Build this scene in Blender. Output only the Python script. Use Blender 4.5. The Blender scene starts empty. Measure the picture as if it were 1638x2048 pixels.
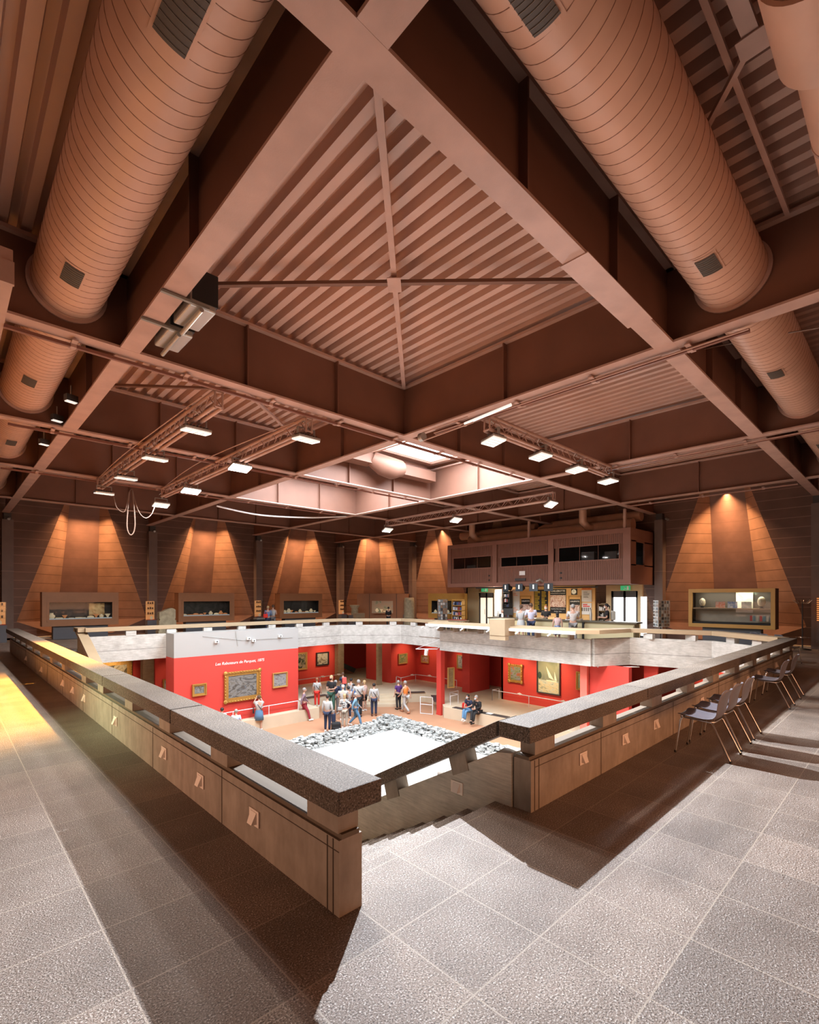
import bpy, math, random
from mathutils import Vector, Matrix
from mathutils.geometry import tessellate_polygon
random.seed(7)
C = bpy.context.scene.collection
S = bpy.context.scene
PI = math.pi
# ---------------------------------------------------------------- camera
# world axes: X runs right-and-forward, Y runs left-and-forward, gallery floor z = 0
H = 1.9; YAW = 0.8077; FPX = 979.4; CX = 819.0; CY = 1193.4
cd = bpy.data.cameras.new('camera'); cam = bpy.data.objects.new('camera', cd); C.objects.link(cam)
cd.sensor_fit = 'VERTICAL'; cd.sensor_height = 36.0; cd.sensor_width = 36.0
cd.lens = FPX/2048*36.0
cd.shift_y = (CY-1024)/2048
cd.clip_start = 0.05; cd.clip_end = 200
cam.location = (0, 0, H)
cam.rotation_euler = (PI/2, 0, math.atan2(math.sin(YAW), math.cos(YAW)) - PI/2)
S.camera = cam
S.view_settings.view_transform = 'Standard'; S.view_settings.look = 'None'
S.view_settings.gamma = 1; S.view_settings.use_curve_mapping = False
S.view_settings.exposure = 0.0
S.cycles.max_bounces = 8; S.cycles.diffuse_bounces = 5; S.cycles.glossy_bounces = 3
S.cycles.transmission_bounces = 3; S.cycles.transparent_max_bounces = 8
S.cycles.caustics_reflective = False; S.cycles.caustics_refractive = False
S.cycles.sample_clamp_indirect = 6
S.cycles.use_denoising = True
w = bpy.data.worlds.new('world'); S.world = w; w.use_nodes = True
w.node_tree.nodes['Background'].inputs[0].default_value = (1.0, 0.42, 0.23, 1)
w.node_tree.nodes['Background'].inputs[1].default_value = 0.2
K_LAMP = 1.0

def light(kind, loc, target, power, col=(1, 1, 1), size=.3, sizey=None, name='light', **kw):
    d = bpy.data.lights.new(name, kind); d.energy = power; d.color = col
    if kind == 'AREA':
        d.shape = 'RECTANGLE'; d.size = size; d.size_y = sizey or size
        if 'spread' in kw: d.spread = kw['spread']
    elif kind == 'SPOT':
        d.shadow_soft_size = size; d.spot_size = kw.get('cone', 1.2); d.spot_blend = kw.get('blend', .4)
    else: d.shadow_soft_size = size
    o = bpy.data.objects.new(name, d); C.objects.link(o); o.location = loc
    v = Vector(target)-Vector(loc)
    o.rotation_euler = v.to_track_quat('-Z', 'Y').to_euler()
    return o
# ---- daylight that falls through the roof lights
light('AREA', (10.7, 10.35, 6.78), (10.7, 10.35, 0), 1500, (.78, .90, 1.0), 4.6, 2.5, 'roof_light_daylight')
light('AREA', (10.7, 15.2, 6.78), (10.7, 15.2, 0), 1200, (.78, .90, 1.0), 4.6, 3.6, 'roof_light_daylight')
# ---- added fill lights out of view that brighten the outer parapet faces
light('AREA', (-3.9, 7.0, .9), (2, 7, .5), 150, (1.0, .56, .36), 7, 1.2, 'window_daylight', spread=2.2)
light('AREA', (-2.2, 9.0, 2.4), (2, 8, .3), 28, (.72, 1.0, .62), .6, .8, 'window_daylight', spread=1.0)
light('AREA', (7.0, -3.4, .9), (7, 3, .5), 160, (1, .45, .22), 8, 1.2, 'window_daylight', spread=2.2)

# ---------------------------------------------------------------- pixel helpers (photo pixel -> point on a real plane)
_s, _c = math.sin(YAW), math.cos(YAW)
def ray(x, y):
    X = (x-CX)/FPX
    return (X*_s+_c, -X*_c+_s, -(y-CY)/FPX)
def pz(x, y, z):
    r = ray(x, y); t = (z-H)/r[2]; return Vector((r[0]*t, r[1]*t, z))
def pu(x, y, u):
    r = ray(x, y); t = u/r[0]; return Vector((u, r[1]*t, H+r[2]*t))
def pv(x, y, v):
    r = ray(x, y); t = v/r[1]; return Vector((r[0]*t, v, H+r[2]*t))
def depth(p): return p[0]*_c+p[1]*_s

# ---------------------------------------------------------------- materials
MATS = {}
def mat(name, col, rough=.6, metal=0, noise=0, nscale=6, bump=0, bscale=60, emit=None, estr=1, coat=0, spec=.5, alpha=1, trans=0, c2=None):
    if name in MATS: return MATS[name]
    m = bpy.data.materials.new(name); m.use_nodes = True; nt = m.node_tree
    b = nt.nodes['Principled BSDF']
    b.inputs['Base Color'].default_value = (*col, 1); b.inputs['Roughness'].default_value = rough
    b.inputs['Metallic'].default_value = metal; b.inputs['Specular IOR Level'].default_value = spec
    b.inputs['Coat Weight'].default_value = coat
    if trans: b.inputs['Transmission Weight'].default_value = trans
    if alpha < 1: b.inputs['Alpha'].default_value = alpha
    if emit: b.inputs['Emission Color'].default_value = (*emit, 1); b.inputs['Emission Strength'].default_value = estr
    if noise or bump:
        g = nt.nodes.new('ShaderNodeNewGeometry')
    if noise:
        n = nt.nodes.new('ShaderNodeTexNoise'); n.inputs['Scale'].default_value = nscale; n.inputs['Detail'].default_value = 5
        nt.links.new(g.outputs['Position'], n.inputs['Vector'])
        r = nt.nodes.new('ShaderNodeValToRGB'); r.color_ramp.elements[0].position = .3; r.color_ramp.elements[1].position = .7
        d = c2 or tuple(c*(1-noise) for c in col)
        r.color_ramp.elements[0].color = (*d, 1); r.color_ramp.elements[1].color = (*[min(1, c*(1+noise*.5)) for c in col], 1)
        nt.links.new(n.outputs['Fac'], r.inputs['Fac']); nt.links.new(r.outputs['Color'], b.inputs['Base Color'])
    if bump:
        n2 = nt.nodes.new('ShaderNodeTexNoise'); n2.inputs['Scale'].default_value = bscale; n2.inputs['Detail'].default_value = 3
        nt.links.new(g.outputs['Position'], n2.inputs['Vector'])
        bp = nt.nodes.new('ShaderNodeBump'); bp.inputs['Strength'].default_value = bump; bp.inputs['Distance'].default_value = .02
        nt.links.new(n2.outputs['Fac'], bp.inputs['Height']); nt.links.new(bp.outputs['Normal'], b.inputs['Normal'])
    MATS[name] = m
    return m
def N(nt, t, **kw):
    n = nt.nodes.new(t)
    for k, v in kw.items():
        if k in n.inputs: n.inputs[k].default_value = v
        else: setattr(n, k, v)
    return n
def ramp(nt, src, stops):
    r = nt.nodes.new('ShaderNodeValToRGB'); e = r.color_ramp.elements
    e[0].position, e[0].color = stops[0][0], (*stops[0][1], 1)
    e[1].position, e[1].color = stops[-1][0], (*stops[-1][1], 1)
    for p, c in stops[1:-1]:
        q = e.new(p); q.color = (*c, 1)
    nt.links.new(src, r.inputs['Fac']); return r
def mixc(nt, fac, a, b, mode='MIX'):
    m = nt.nodes.new('ShaderNodeMix'); m.data_type = 'RGBA'; m.blend_type = mode
    if isinstance(fac, (int, float)): m.inputs[0].default_value = fac
    else: nt.links.new(fac, m.inputs[0])
    for i, s in ((6, a), (7, b)):
        if isinstance(s, tuple): m.inputs[i].default_value = (*s, 1)
        else: nt.links.new(s, m.inputs[i])
    return m.outputs[2]
def granite(name, dark, mid, lightc, scale, tiles=False, rough=.42, bump=.5):
    m = bpy.data.materials.new(name); m.use_nodes = True; nt = m.node_tree; b = nt.nodes['Principled BSDF']
    g = N(nt, 'ShaderNodeNewGeometry'); pos = g.outputs['Position']
    n1 = N(nt, 'ShaderNodeTexNoise', Scale=scale, Detail=3.0, Roughness=.65); nt.links.new(pos, n1.inputs['Vector'])
    n2 = N(nt, 'ShaderNodeTexNoise', Scale=2.2, Detail=4.0); nt.links.new(pos, n2.inputs['Vector'])
    r1 = ramp(nt, n1.outputs['Fac'], [(.36, dark), (.47, mid), (.56, mid), (.68, lightc)])
    r2 = ramp(nt, n2.outputs['Fac'], [(.3, (.72, .70, .68)), (.7, (1.1, 1.1, 1.1))])
    col = mixc(nt, 1.0, r1.outputs['Color'], r2.outputs['Color'], 'MULTIPLY')
    hgt = n1.outputs['Fac']
    if tiles:
        mp = N(nt, 'ShaderNodeMapping'); mp.inputs['Location'].default_value = (-1.25+5.85, -2.06+5.85, 0)
        nt.links.new(pos, mp.inputs['Vector'])
        br = N(nt, 'ShaderNodeTexBrick'); br.offset = 0; br.squash = 1
        for k, v in (('Scale', 1), ('Mortar Size', .006), ('Mortar Smooth', .6), ('Brick Width', .585), ('Row Height', .585), ('Bias', 0)):
            br.inputs[k].default_value = v
        br.inputs['Color1'].default_value = (.78, .78, .78, 1); br.inputs['Color2'].default_value = (1.12, 1.1, 1.08, 1)
        br.inputs['Mortar'].default_value = (1, 1, 1, 1)
        nt.links.new(mp.outputs['Vector'], br.inputs['Vector'])
        col = mixc(nt, 1.0, col, br.outputs['Color'], 'MULTIPLY')
        col = mixc(nt, br.outputs['Fac'], col, (.36, .30, .24))
    nt.links.new(col, b.inputs['Base Color'])
    bp = N(nt, 'ShaderNodeBump', Strength=bump, Distance=.01); nt.links.new(hgt, bp.inputs['Height'])
    nt.links.new(bp.outputs['Normal'], b.inputs['Normal'])
    b.inputs['Roughness'].default_value = rough
    MATS[name] = m; return m
def concrete(name, a, c, board=.42, holes=True, vert=False):
    m = bpy.data.materials.new(name); m.use_nodes = True; nt = m.node_tree; b = nt.nodes['Principled BSDF']
    g = N(nt, 'ShaderNodeNewGeometry'); pos = g.outputs['Position']
    n1 = N(nt, 'ShaderNodeTexNoise', Scale=3.5, Detail=7.0, Roughness=.65); nt.links.new(pos, n1.inputs['Vector'])
    mp = N(nt, 'ShaderNodeMapping'); mp.inputs['Scale'].default_value = (3, 3, .9) if vert else (1.2, 1.2, 14)
    nt.links.new(pos, mp.inputs['Vector'])
    n2 = N(nt, 'ShaderNodeTexNoise', Scale=4.0, Detail=4.0); nt.links.new(mp.outputs['Vector'], n2.inputs['Vector'])
    mx = N(nt, 'ShaderNodeMath', operation='ADD'); nt.links.new(n1.outputs['Fac'], mx.inputs[0]); nt.links.new(n2.outputs['Fac'], mx.inputs[1])
    hv = N(nt, 'ShaderNodeMath', operation='MULTIPLY'); hv.inputs[1].default_value = .5; nt.links.new(mx.outputs[0], hv.inputs[0])
    r = ramp(nt, hv.outputs[0], [(.34, a), (.5, tuple((x+y)/2 for x, y in zip(a, c))), (.64, c)])
    col = r.outputs['Color']
    if board:
        sp = N(nt, 'ShaderNodeSeparateXYZ'); nt.links.new(pos, sp.inputs[0])
        ad = N(nt, 'ShaderNodeMath', operation='ADD'); ad.inputs[1].default_value = .04; nt.links.new(sp.outputs['Z'], ad.inputs[0])
        md = N(nt, 'ShaderNodeMath', operation='PINGPONG'); md.inputs[1].default_value = board; nt.links.new(ad.outputs[0], md.inputs[0])
        rl = ramp(nt, md.outputs[0], [(.0, (.45, .45, .45)), (.018, (1, 1, 1))])
        col = mixc(nt, 1.0, col, rl.outputs['Color'], 'MULTIPLY')
    if holes:
        vz = N(nt, 'ShaderNodeTexVoronoi', Scale=1.5); vz.inputs['Randomness'].default_value = .35; nt.links.new(pos, vz.inputs['Vector'])
        rh = ramp(nt, vz.outputs['Distance'], [(.03, (.25, .25, .25)), (.045, (1, 1, 1))])
        col = mixc(nt, 1.0, col, rh.outputs['Color'], 'MULTIPLY')
    nt.links.new(col, b.inputs['Base Color']); b.inputs['Roughness'].default_value = .8
    bp = N(nt, 'ShaderNodeBump', Strength=.25, Distance=.01); nt.links.new(hv.outputs[0], bp.inputs['Height']); nt.links.new(bp.outputs['Normal'], b.inputs['Normal'])
    MATS[name] = m; return m
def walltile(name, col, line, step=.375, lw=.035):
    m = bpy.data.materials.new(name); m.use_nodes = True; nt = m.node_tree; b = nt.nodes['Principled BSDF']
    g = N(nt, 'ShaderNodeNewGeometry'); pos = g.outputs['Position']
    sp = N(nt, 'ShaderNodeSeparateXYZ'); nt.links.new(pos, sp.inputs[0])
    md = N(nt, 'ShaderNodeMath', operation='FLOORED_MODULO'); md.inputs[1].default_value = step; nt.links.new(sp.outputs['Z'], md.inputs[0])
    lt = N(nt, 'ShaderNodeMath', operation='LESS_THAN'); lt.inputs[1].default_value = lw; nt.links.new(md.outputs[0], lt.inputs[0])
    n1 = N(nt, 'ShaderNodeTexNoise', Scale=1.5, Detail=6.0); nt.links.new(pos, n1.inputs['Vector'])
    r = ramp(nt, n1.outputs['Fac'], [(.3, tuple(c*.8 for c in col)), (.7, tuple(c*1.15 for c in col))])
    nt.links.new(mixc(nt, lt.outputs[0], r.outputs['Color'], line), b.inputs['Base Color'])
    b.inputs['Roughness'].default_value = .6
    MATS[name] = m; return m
def picture(name, cols, scale=3, dist=1.5, seed=0, streak=(1, 1, 1)):
    m = bpy.data.materials.new(name); m.use_nodes = True; nt = m.node_tree; b = nt.nodes['Principled BSDF']
    tc = N(nt, 'ShaderNodeTexCoord'); mp = N(nt, 'ShaderNodeMapping')
    mp.inputs['Location'].default_value = (seed*3.7, seed*1.3, seed); mp.inputs['Scale'].default_value = streak
    nt.links.new(tc.outputs['Object'], mp.inputs['Vector'])
    n1 = N(nt, 'ShaderNodeTexNoise', Scale=scale, Detail=5.0, Distortion=dist); nt.links.new(mp.outputs['Vector'], n1.inputs['Vector'])
    k = len(cols)
    r = ramp(nt, n1.outputs['Fac'], [(.30+.4*i/(k-1), c) for i, c in enumerate(cols)])
    nt.links.new(r.outputs['Color'], b.inputs['Base Color']); b.inputs['Roughness'].default_value = .5
    MATS[name] = m; return m

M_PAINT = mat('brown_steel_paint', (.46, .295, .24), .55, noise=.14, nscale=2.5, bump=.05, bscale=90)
M_PAINT_SHADE = mat('brown_web_paint', (.165, .072, .045), .65, noise=.12, nscale=1.5)  # the flange paint again, darkened to hold the shade on the webs
M_DECK = mat('brown_roof_deck', (.51, .33, .265), .5, noise=.1, nscale=1)
M_DUCT = mat('copper_brown_duct', (.57, .34, .24), .42, noise=.12, nscale=2)
M_SEAM = mat('duct_seam', (.26, .13, .085), .6)
M_DARK = mat('dark_steel', (.05, .045, .045), .5)
M_BLACK = mat('black', (.012, .012, .013), .5)
M_GREY = mat('grey_metal', (.45, .45, .43), .4, metal=.6)
M_GRILLE = mat('grille_dark', (.07, .055, .045), .6)
M_CHROME = mat('chrome', (.5, .49, .48), .28, metal=1)
M_WHITE = mat('white_paint', (.8, .8, .79), .6)
M_FLOOR = granite('granite_tiles', (.035, .027, .021), (.235, .185, .150), (.8, .77, .74), 105, True, .32, .9)
M_CAP = granite('granite_coping', (.012, .010, .010), (.115, .086, .062), (.34, .30, .28), 85, False, .78, .5)
M_CONC = concrete('board_marked_concrete', (.225, .182, .145), (.35, .29, .235), board=0, vert=True)
M_CONCW = concrete('pale_concrete', (.33, .315, .295), (.55, .54, .515), board=.46)
M_CONCP = concrete('concrete_post', (.26, .19, .11), (.42, .32, .2), board=0, holes=False)
M_WALL = walltile('brown_wall_panels', (.135, .068, .048), (.27, .15, .11), lw=.022)
M_NICHE_LIT = walltile('niche_panels', (.34, .19, .12), (.12, .06, .035), step=.42, lw=.02)  # wall panels lightened, lamp glow painted into the niche sides
M_NICHE_DIM = walltile('niche_back_panels', (.20, .105, .075), (.16, .085, .06), step=.42, lw=.015)  # same panels toned darker as the shaded niche back
M_RED = mat('red_wall', (.55, .045, .032), .75, noise=.05, nscale=1)
M_GOLD = mat('gilt_frame', (.46, .25, .06), .42, metal=.55, bump=.8, bscale=28)
M_GOLD2 = mat('plain_gilt_frame', (.5, .3, .1), .45, metal=.3)
M_CASE = mat('brown_case_paint', (.36, .165, .075), .5, noise=.06, nscale=3)
M_CASEY = mat('ochre_case_paint', (.58, .32, .08), .45, noise=.06, nscale=3)
M_CASEI = mat('case_interior', (.012, .012, .014), .6)
M_PLINTH = mat('blue_grey_plinth', (.12, .125, .145), .6)
M_TERRA = mat('terracotta_floor', (.46, .24, .14), .75, noise=.08, nscale=1.2)
M_PALE = mat('pale_stone_floor', (.60, .50, .37), .7, noise=.08, nscale=1.5)
M_STAGE = mat('white_gravel_stage', (.40, .40, .40), .8, noise=.06, nscale=8)
M_STONE = mat('rubble_stone', (.36, .37, .365), .85, noise=.4, nscale=9, bump=.6, bscale=14)
M_BEIGE = mat('beige_panel', (.36, .27, .17), .6, noise=.06, nscale=3)
M_OCHRE = mat('ochre_wall_paint', (.82, .52, .22), .7)
M_WOODC = mat('counter_top', (.10, .085, .06), .5)
M_GLASS = mat('clear_glass', (.01, .012, .012), .03, alpha=.14, spec=.5)
M_GREYP = mat('chair_shell_plastic', (.095, .085, .098), .42, noise=.05, nscale=10)
M_LENS = mat('led_lens_dim', (.8, .8, .76), .35, emit=(1, .95, .88), estr=.75)
M_LENSON = mat('led_lens_lit', (.9, .9, .9), .35, emit=(1, .95, .88), estr=14)
M_SKY = mat('roof_light_pane', (.9, .9, .9), .4, emit=(1, .97, .98), estr=3.2)
M_DAY = mat('daylit_glazing', (.9, .9, .9), .3, emit=(.96, .99, 1), estr=3.0)
M_GREEN = mat('green_sign', (.02, .3, .12), .5, emit=(.05, .5, .2), estr=.5)
M_STRIP = mat('step_light_enamel', (.80, .70, .62), .45)

# ---------------------------------------------------------------- mesh builder
class M:
    def __init__(s): s.v = []; s.f = []; s.sm = []
    def add(s, vs, fs, smooth=False):
        n = len(s.v); s.v += [tuple(v) for v in vs]; s.f += [tuple(i+n for i in f) for f in fs]; s.sm += [smooth]*len(fs); return s
    def box(s, x0, x1, y0, y1, z0, z1):
        vs = [(x, y, z) for x in (x0, x1) for y in (y0, y1) for z in (z0, z1)]
        return s.add(vs, [(0, 1, 3, 2), (4, 6, 7, 5), (0, 4, 5, 1), (2, 3, 7, 6), (0, 2, 6, 4), (1, 5, 7, 3)])
    def cbox(s, x, y, z, sx, sy, sz): return s.box(x-sx/2, x+sx/2, y-sy/2, y+sy/2, z-sz/2, z+sz/2)
    def hexa(s, p):   # 8 points: bottom 4 ccw, top 4 ccw
        return s.add(p, [(3, 2, 1, 0), (4, 5, 6, 7), (0, 1, 5, 4), (1, 2, 6, 5), (2, 3, 7, 6), (3, 0, 4, 7)])
    def prism(s, poly, z0, z1):
        n = len(poly); vs = [(p[0], p[1], z0) for p in poly]+[(p[0], p[1], z1) for p in poly]
        fs = [tuple(range(n-1, -1, -1)), tuple(range(n, 2*n))]+[(i, (i+1) % n, (i+1) % n+n, i+n) for i in range(n)]
        return s.add(vs, fs)
    def extr(s, prof, a, b, up=(0, 0, 1)):   # profile (x,y) in plane normal to a->b, x sideways, y up
        a = Vector(a); b = Vector(b); d = (b-a).normalized(); upv = Vector(up)
        sx = d.cross(upv).normalized(); uy = sx.cross(d)
        n = len(prof); vs = [a+sx*p[0]+uy*p[1] for p in prof]+[b+sx*p[0]+uy*p[1] for p in prof]
        fs = [tuple(range(n-1, -1, -1)), tuple(range(n, 2*n))]+[(i, (i+1) % n, (i+1) % n+n, i+n) for i in range(n)]
        return s.add(vs, fs)
    def bar(s, a, b, w, h=None, up=(0, 0, 1)):
        h = h or w
        if abs((Vector(b)-Vector(a)).normalized().dot(Vector(up))) > .98: up = (1, 0, 0)
        return s.extr([(-w/2, -h/2), (w/2, -h/2), (w/2, h/2), (-w/2, h/2)], a, b, up)
    def tube(s, pts, r, n=8, cap=True):
        pts = [Vector(p) for p in pts]; k = len(pts); rs = r if isinstance(r, (list, tuple)) else [r]*k
        vs = []; fs = []; prev = None
        for i, p in enumerate(pts):
            d = (pts[min(i+1, k-1)]-pts[max(i-1, 0)])
            d = d.normalized() if d.length > 1e-9 else Vector((0, 0, 1))
            if prev is None:
                a = Vector((0, 0, 1)) if abs(d.z) < .9 else Vector((1, 0, 0)); x = d.cross(a).normalized()
            else:
                x = (prev-d*prev.dot(d)).normalized()
            prev = x; y = d.cross(x)
            for j in range(n):
                t = 2*PI*j/n; vs.append(p+(x*math.cos(t)+y*math.sin(t))*rs[i])
        for i in range(k-1):
            for j in range(n): fs.append((i*n+j, i*n+(j+1) % n, (i+1)*n+(j+1) % n, (i+1)*n+j))
        s.add(vs, fs, True)
        if cap: s.add(vs[:n], [tuple(range(n-1, -1, -1))]); s.add(vs[-n:], [tuple(range(n))])
        return s
    def lathe(s, prof, n=16, c=(0, 0, 0), sx=1, sy=1):
        vs = []; fs = []
        for r, z in prof:
            for j in range(n):
                t = 2*PI*j/n; vs.append((c[0]+r*math.cos(t)*sx, c[1]+r*math.sin(t)*sy, c[2]+z))
        for i in range(len(prof)-1):
            for j in range(n): fs.append((i*n+j, i*n+(j+1) % n, (i+1)*n+(j+1) % n, (i+1)*n+j))
        s.add(vs, fs, True)
        s.add(vs[:n], [tuple(range(n-1, -1, -1))]); s.add(vs[-n:], [tuple(range(n))])
        return s
    def ball(s, c, rx, ry=None, rz=None, n=10, m=7):
        ry = ry or rx; rz = rz or rx; vs = [(c[0], c[1], c[2]-rz)]; fs = []
        for i in range(1, m):
            ph = -PI/2+PI*i/m
            for j in range(n):
                t = 2*PI*j/n; vs.append((c[0]+rx*math.cos(ph)*math.cos(t), c[1]+ry*math.cos(ph)*math.sin(t), c[2]+rz*math.sin(ph)))
        vs.append((c[0], c[1], c[2]+rz)); L = len(vs)-1
        for j in range(n):
            fs.append((0, 1+(j+1) % n, 1+j)); fs.append((L, L-n+j, L-n+(j+1) % n))
        for i in range(m-2):
            for j in range(n): a = 1+i*n; fs.append((a+j, a+(j+1) % n, a+n+(j+1) % n, a+n+j))
        return s.add(vs, fs, True)
    def rot(s, ang, c=(0, 0)):
        ca, sa = math.cos(ang), math.sin(ang)
        s.v = [(c[0]+(x-c[0])*ca-(y-c[1])*sa, c[1]+(x-c[0])*sa+(y-c[1])*ca, z) for x, y, z in s.v]; return s
    def mesh(s, name):
        me = bpy.data.meshes.new(name); me.from_pydata(s.v, [], s.f); me.update()
        if any(s.sm): me.polygons.foreach_set('use_smooth', s.sm)
        return me
    def obj(s, name, m, parent=None, world=False, kind=None, label=None, bevel=0):
        if world and parent is not None:
            L = parent.matrix_basis.inverted(); 
            if parent.parent: L = (parent.parent.matrix_basis@parent.matrix_basis).inverted()
            s.v = [tuple(L@Vector(v)) for v in s.v]
        me = s.mesh(name); me.materials.append(m)
        o = bpy.data.objects.new(name, me); C.objects.link(o)
        if parent is not None: o.parent = parent
        if kind: o['kind'] = kind
        if label: o['label'] = label
        if bevel:
            b = o.modifiers.new('bevel', 'BEVEL'); b.width = bevel; b.segments = 2; b.limit_method = 'ANGLE'
        return o
def tag(o, label, cat, group=None, kind=None):
    o['label'] = label; o['category'] = cat
    if group: o['group'] = group
    if kind: o['kind'] = kind
    return o
def thing(name, label, cat, loc=(0, 0, 0), rz=0, group=None):
    o = bpy.data.objects.new(name, None); C.objects.link(o); o.location = loc; o.rotation_euler = (0, 0, rz)
    o.empty_display_size = .1
    bpy_update(o); return tag(o, label, cat, group)
def bpy_update(o):
    o.matrix_basis = Matrix.LocRotScale(Vector(o.location), o.rotation_euler, Vector((1, 1, 1)))
def dup(r, loc, rz=0, label=None, group=None):
    def cp(o, par):
        c = o.copy(); C.objects.link(c)
        if par is not None: c.parent = par
        for ch in o.children: cp(ch, c)
        return c
    c = cp(r, None); c.location = loc; c.rotation_euler = (0, 0, rz)
    if label: c['label'] = label
    if group: c['group'] = group
    return c
ORD = ['first', 'second', 'third', 'fourth', 'fifth', 'sixth', 'seventh', 'eighth', 'ninth', 'tenth', 'eleventh', 'twelfth', 'thirteenth', 'fourteenth', 'fifteenth', 'sixteenth']
def textobj(name, txt, size, m, loc, xdir, parent=None, up=(0, 0, 1), align='CENTER', shear=0, bold=0):
    cu = bpy.data.curves.new(name, 'FONT'); cu.body = txt; cu.size = size; cu.align_x = align; cu.align_y = 'CENTER'
    cu.extrude = .004; cu.shear = shear; cu.offset = bold; cu.materials.append(m)
    o = bpy.data.objects.new(name, cu); C.objects.link(o)
    x = Vector(xdir).normalized(); z = x.cross(Vector(up)).normalized()
    R = Matrix((x, Vector(up), z)).transposed().to_4x4()
    mt = Matrix.Translation(loc)@R
    if parent is not None:
        o.parent = parent; mt = parent.matrix_basis.inverted()@mt
    o.matrix_basis = mt
    return o
# ================================================================ STRUCTURE
LU = [1.90, 7.61, 13.38, 19.27]; RV = [2.47, 8.14, 12.85, 17.50, 23.28]; BW = .263; ZS = 5.56; ZT = 6.72
WV, WU = 27.9, 23.2
ZL, ZP, ZB = -3.6, -3.1, -.45
U0, V0 = -4.2, -3.6
hole = [(1.87, 2.74), (3.74, 2.74), (3.74, 2.53), (16.35, 2.53), (17.85, 4.6), (17.3, 7.05), (15.85, 7.75), (15.85, 14.55), (16.6, 15.15), (16.75, 18.1), (14.5, 20.15), (3.6, 20.15), (3.6, 21.3), (1.87, 21.3)]
outer = [(U0, V0), (26.5, V0), (26.5, 31), (U0, 31)]
def slab(name, m, z1, z0):
    polys = [[Vector((x, y, 0)) for x, y in outer], [Vector((x, y, 0)) for x, y in hole]]
    tris = tessellate_polygon(polys); pts = [p for q in polys for p in q]; n = len(pts)
    b = M(); vs = [(p.x, p.y, z1) for p in pts]+[(p.x, p.y, z0) for p in pts]
    fs = [t for t in tris]+[tuple(i+n for i in reversed(t)) for t in tris]
    k = len(outer); h = len(hole)
    fs += [(k+i, k+(i+1) % h, k+(i+1) % h+n, k+i+n) for i in range(h)]
    b.add(vs, fs)
    me = b.mesh(name)
    import bmesh
    bm = bmesh.new(); bm.from_mesh(me); bmesh.ops.recalc_face_normals(bm, faces=bm.faces); bm.to_mesh(me); bm.free()
    me.materials.append(m); o = bpy.data.objects.new(name, me); C.objects.link(o); o['kind'] = 'structure'; return o
slab('floor', M_FLOOR, 0, -.05)
slab('floor_slab', M_CONCW, -.051, ZB)
M().box(U0, 26.5, V0, 31, ZL-.2, ZL).obj('floor_lower_hall', M_TERRA, kind='structure')
# podium round the lower hall
pod = [(3.0, 20.9), (14.2, 20.9), (18.3, 17.95), (18.2, 16.9), (16.5, 15.0), (16.8, 11.6), (17.0, 3.0), (22.8, 3.0), (22.8, 27.5), (3.0, 27.5)]
M().prism(pod, ZL, ZP).obj('floor_podium', M_PALE, kind='structure')
st = M()
for a, b in (((13.0, 20.86), (14.2, 20.86)), ((17.5, 18.45), (18.26, 17.9)), ((18.16, 17.0), (17.15, 15.8)), ((16.6, 14.6), (16.8, 11.8))):
    d = Vector((b[0]-a[0], b[1]-a[1], 0)).normalized(); n_ = Vector((d.y, -d.x, 0))*.3
    if n_.dot(Vector((19-a[0], 21-a[1], 0))) < 0: n_ = -n_
    st.hexa([(a[0], a[1], ZP), (b[0], b[1], ZP), (b[0]+n_.x, b[1]+n_.y, ZP), (a[0]+n_.x, a[1]+n_.y, ZP), (a[0], a[1], ZP+.015), (b[0], b[1], ZP+.015), (b[0]+n_.x, b[1]+n_.y, ZP+.015), (a[0]+n_.x, a[1]+n_.y, ZP+.015)])
o = st.obj('trim_20', M_DARK, kind='structure')
# steps at the far side of the hall (podium steps)
ps = M()
for k in range(3):
    ps.prism([(14.6, 20.6-.3*k*0-.0), (14.2, 20.9-.28*k-.28), (17.3-.25*k, 18.4-.28*k), (17.6, 18.5)], ZL, ZP-.125*(k+1))
ps.obj('trim_21', M_PALE, kind='structure')

# ---- ceiling deck (trapezoid ribs run along Y)
def deck(name, u0, u1, v0, v1, z=6.80):
    p = .255; b = M(); prof = []; k0 = math.floor(u0/p); k = k0
    us = []
    while k*p < u1:
        for du, dz in ((0, 0), (.115, 0), (.14, .13), (.23, .13)):
            us.append((k*p+du, z+dz))
        k += 1
    us = [(max(u0, min(u1, a)), zz) for a, zz in us]
    n = len(us); vs = [(a, v0, zz) for a, zz in us]+[(a, v1, zz) for a, zz in us]
    fs = [(i, i+1, n+i+1, n+i) for i in range(n-1)]
    b.add(vs, fs); b.box(u0, u1, v0, v1, z+.135, z+.16)
    return b.obj(name, M_DECK, kind='structure')
deck('ceiling', U0, LU[1]+.1, V0, WV+.3)
deck('ceiling', LU[1]+.1, LU[2]+.15, V0, RV[1]+.1)
deck('ceiling', LU[1]+.1, LU[2]+.15, RV[3]+.1, WV+.3)
deck('ceiling', LU[2]+.15, WU+.3, V0, WV+.3)
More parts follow.
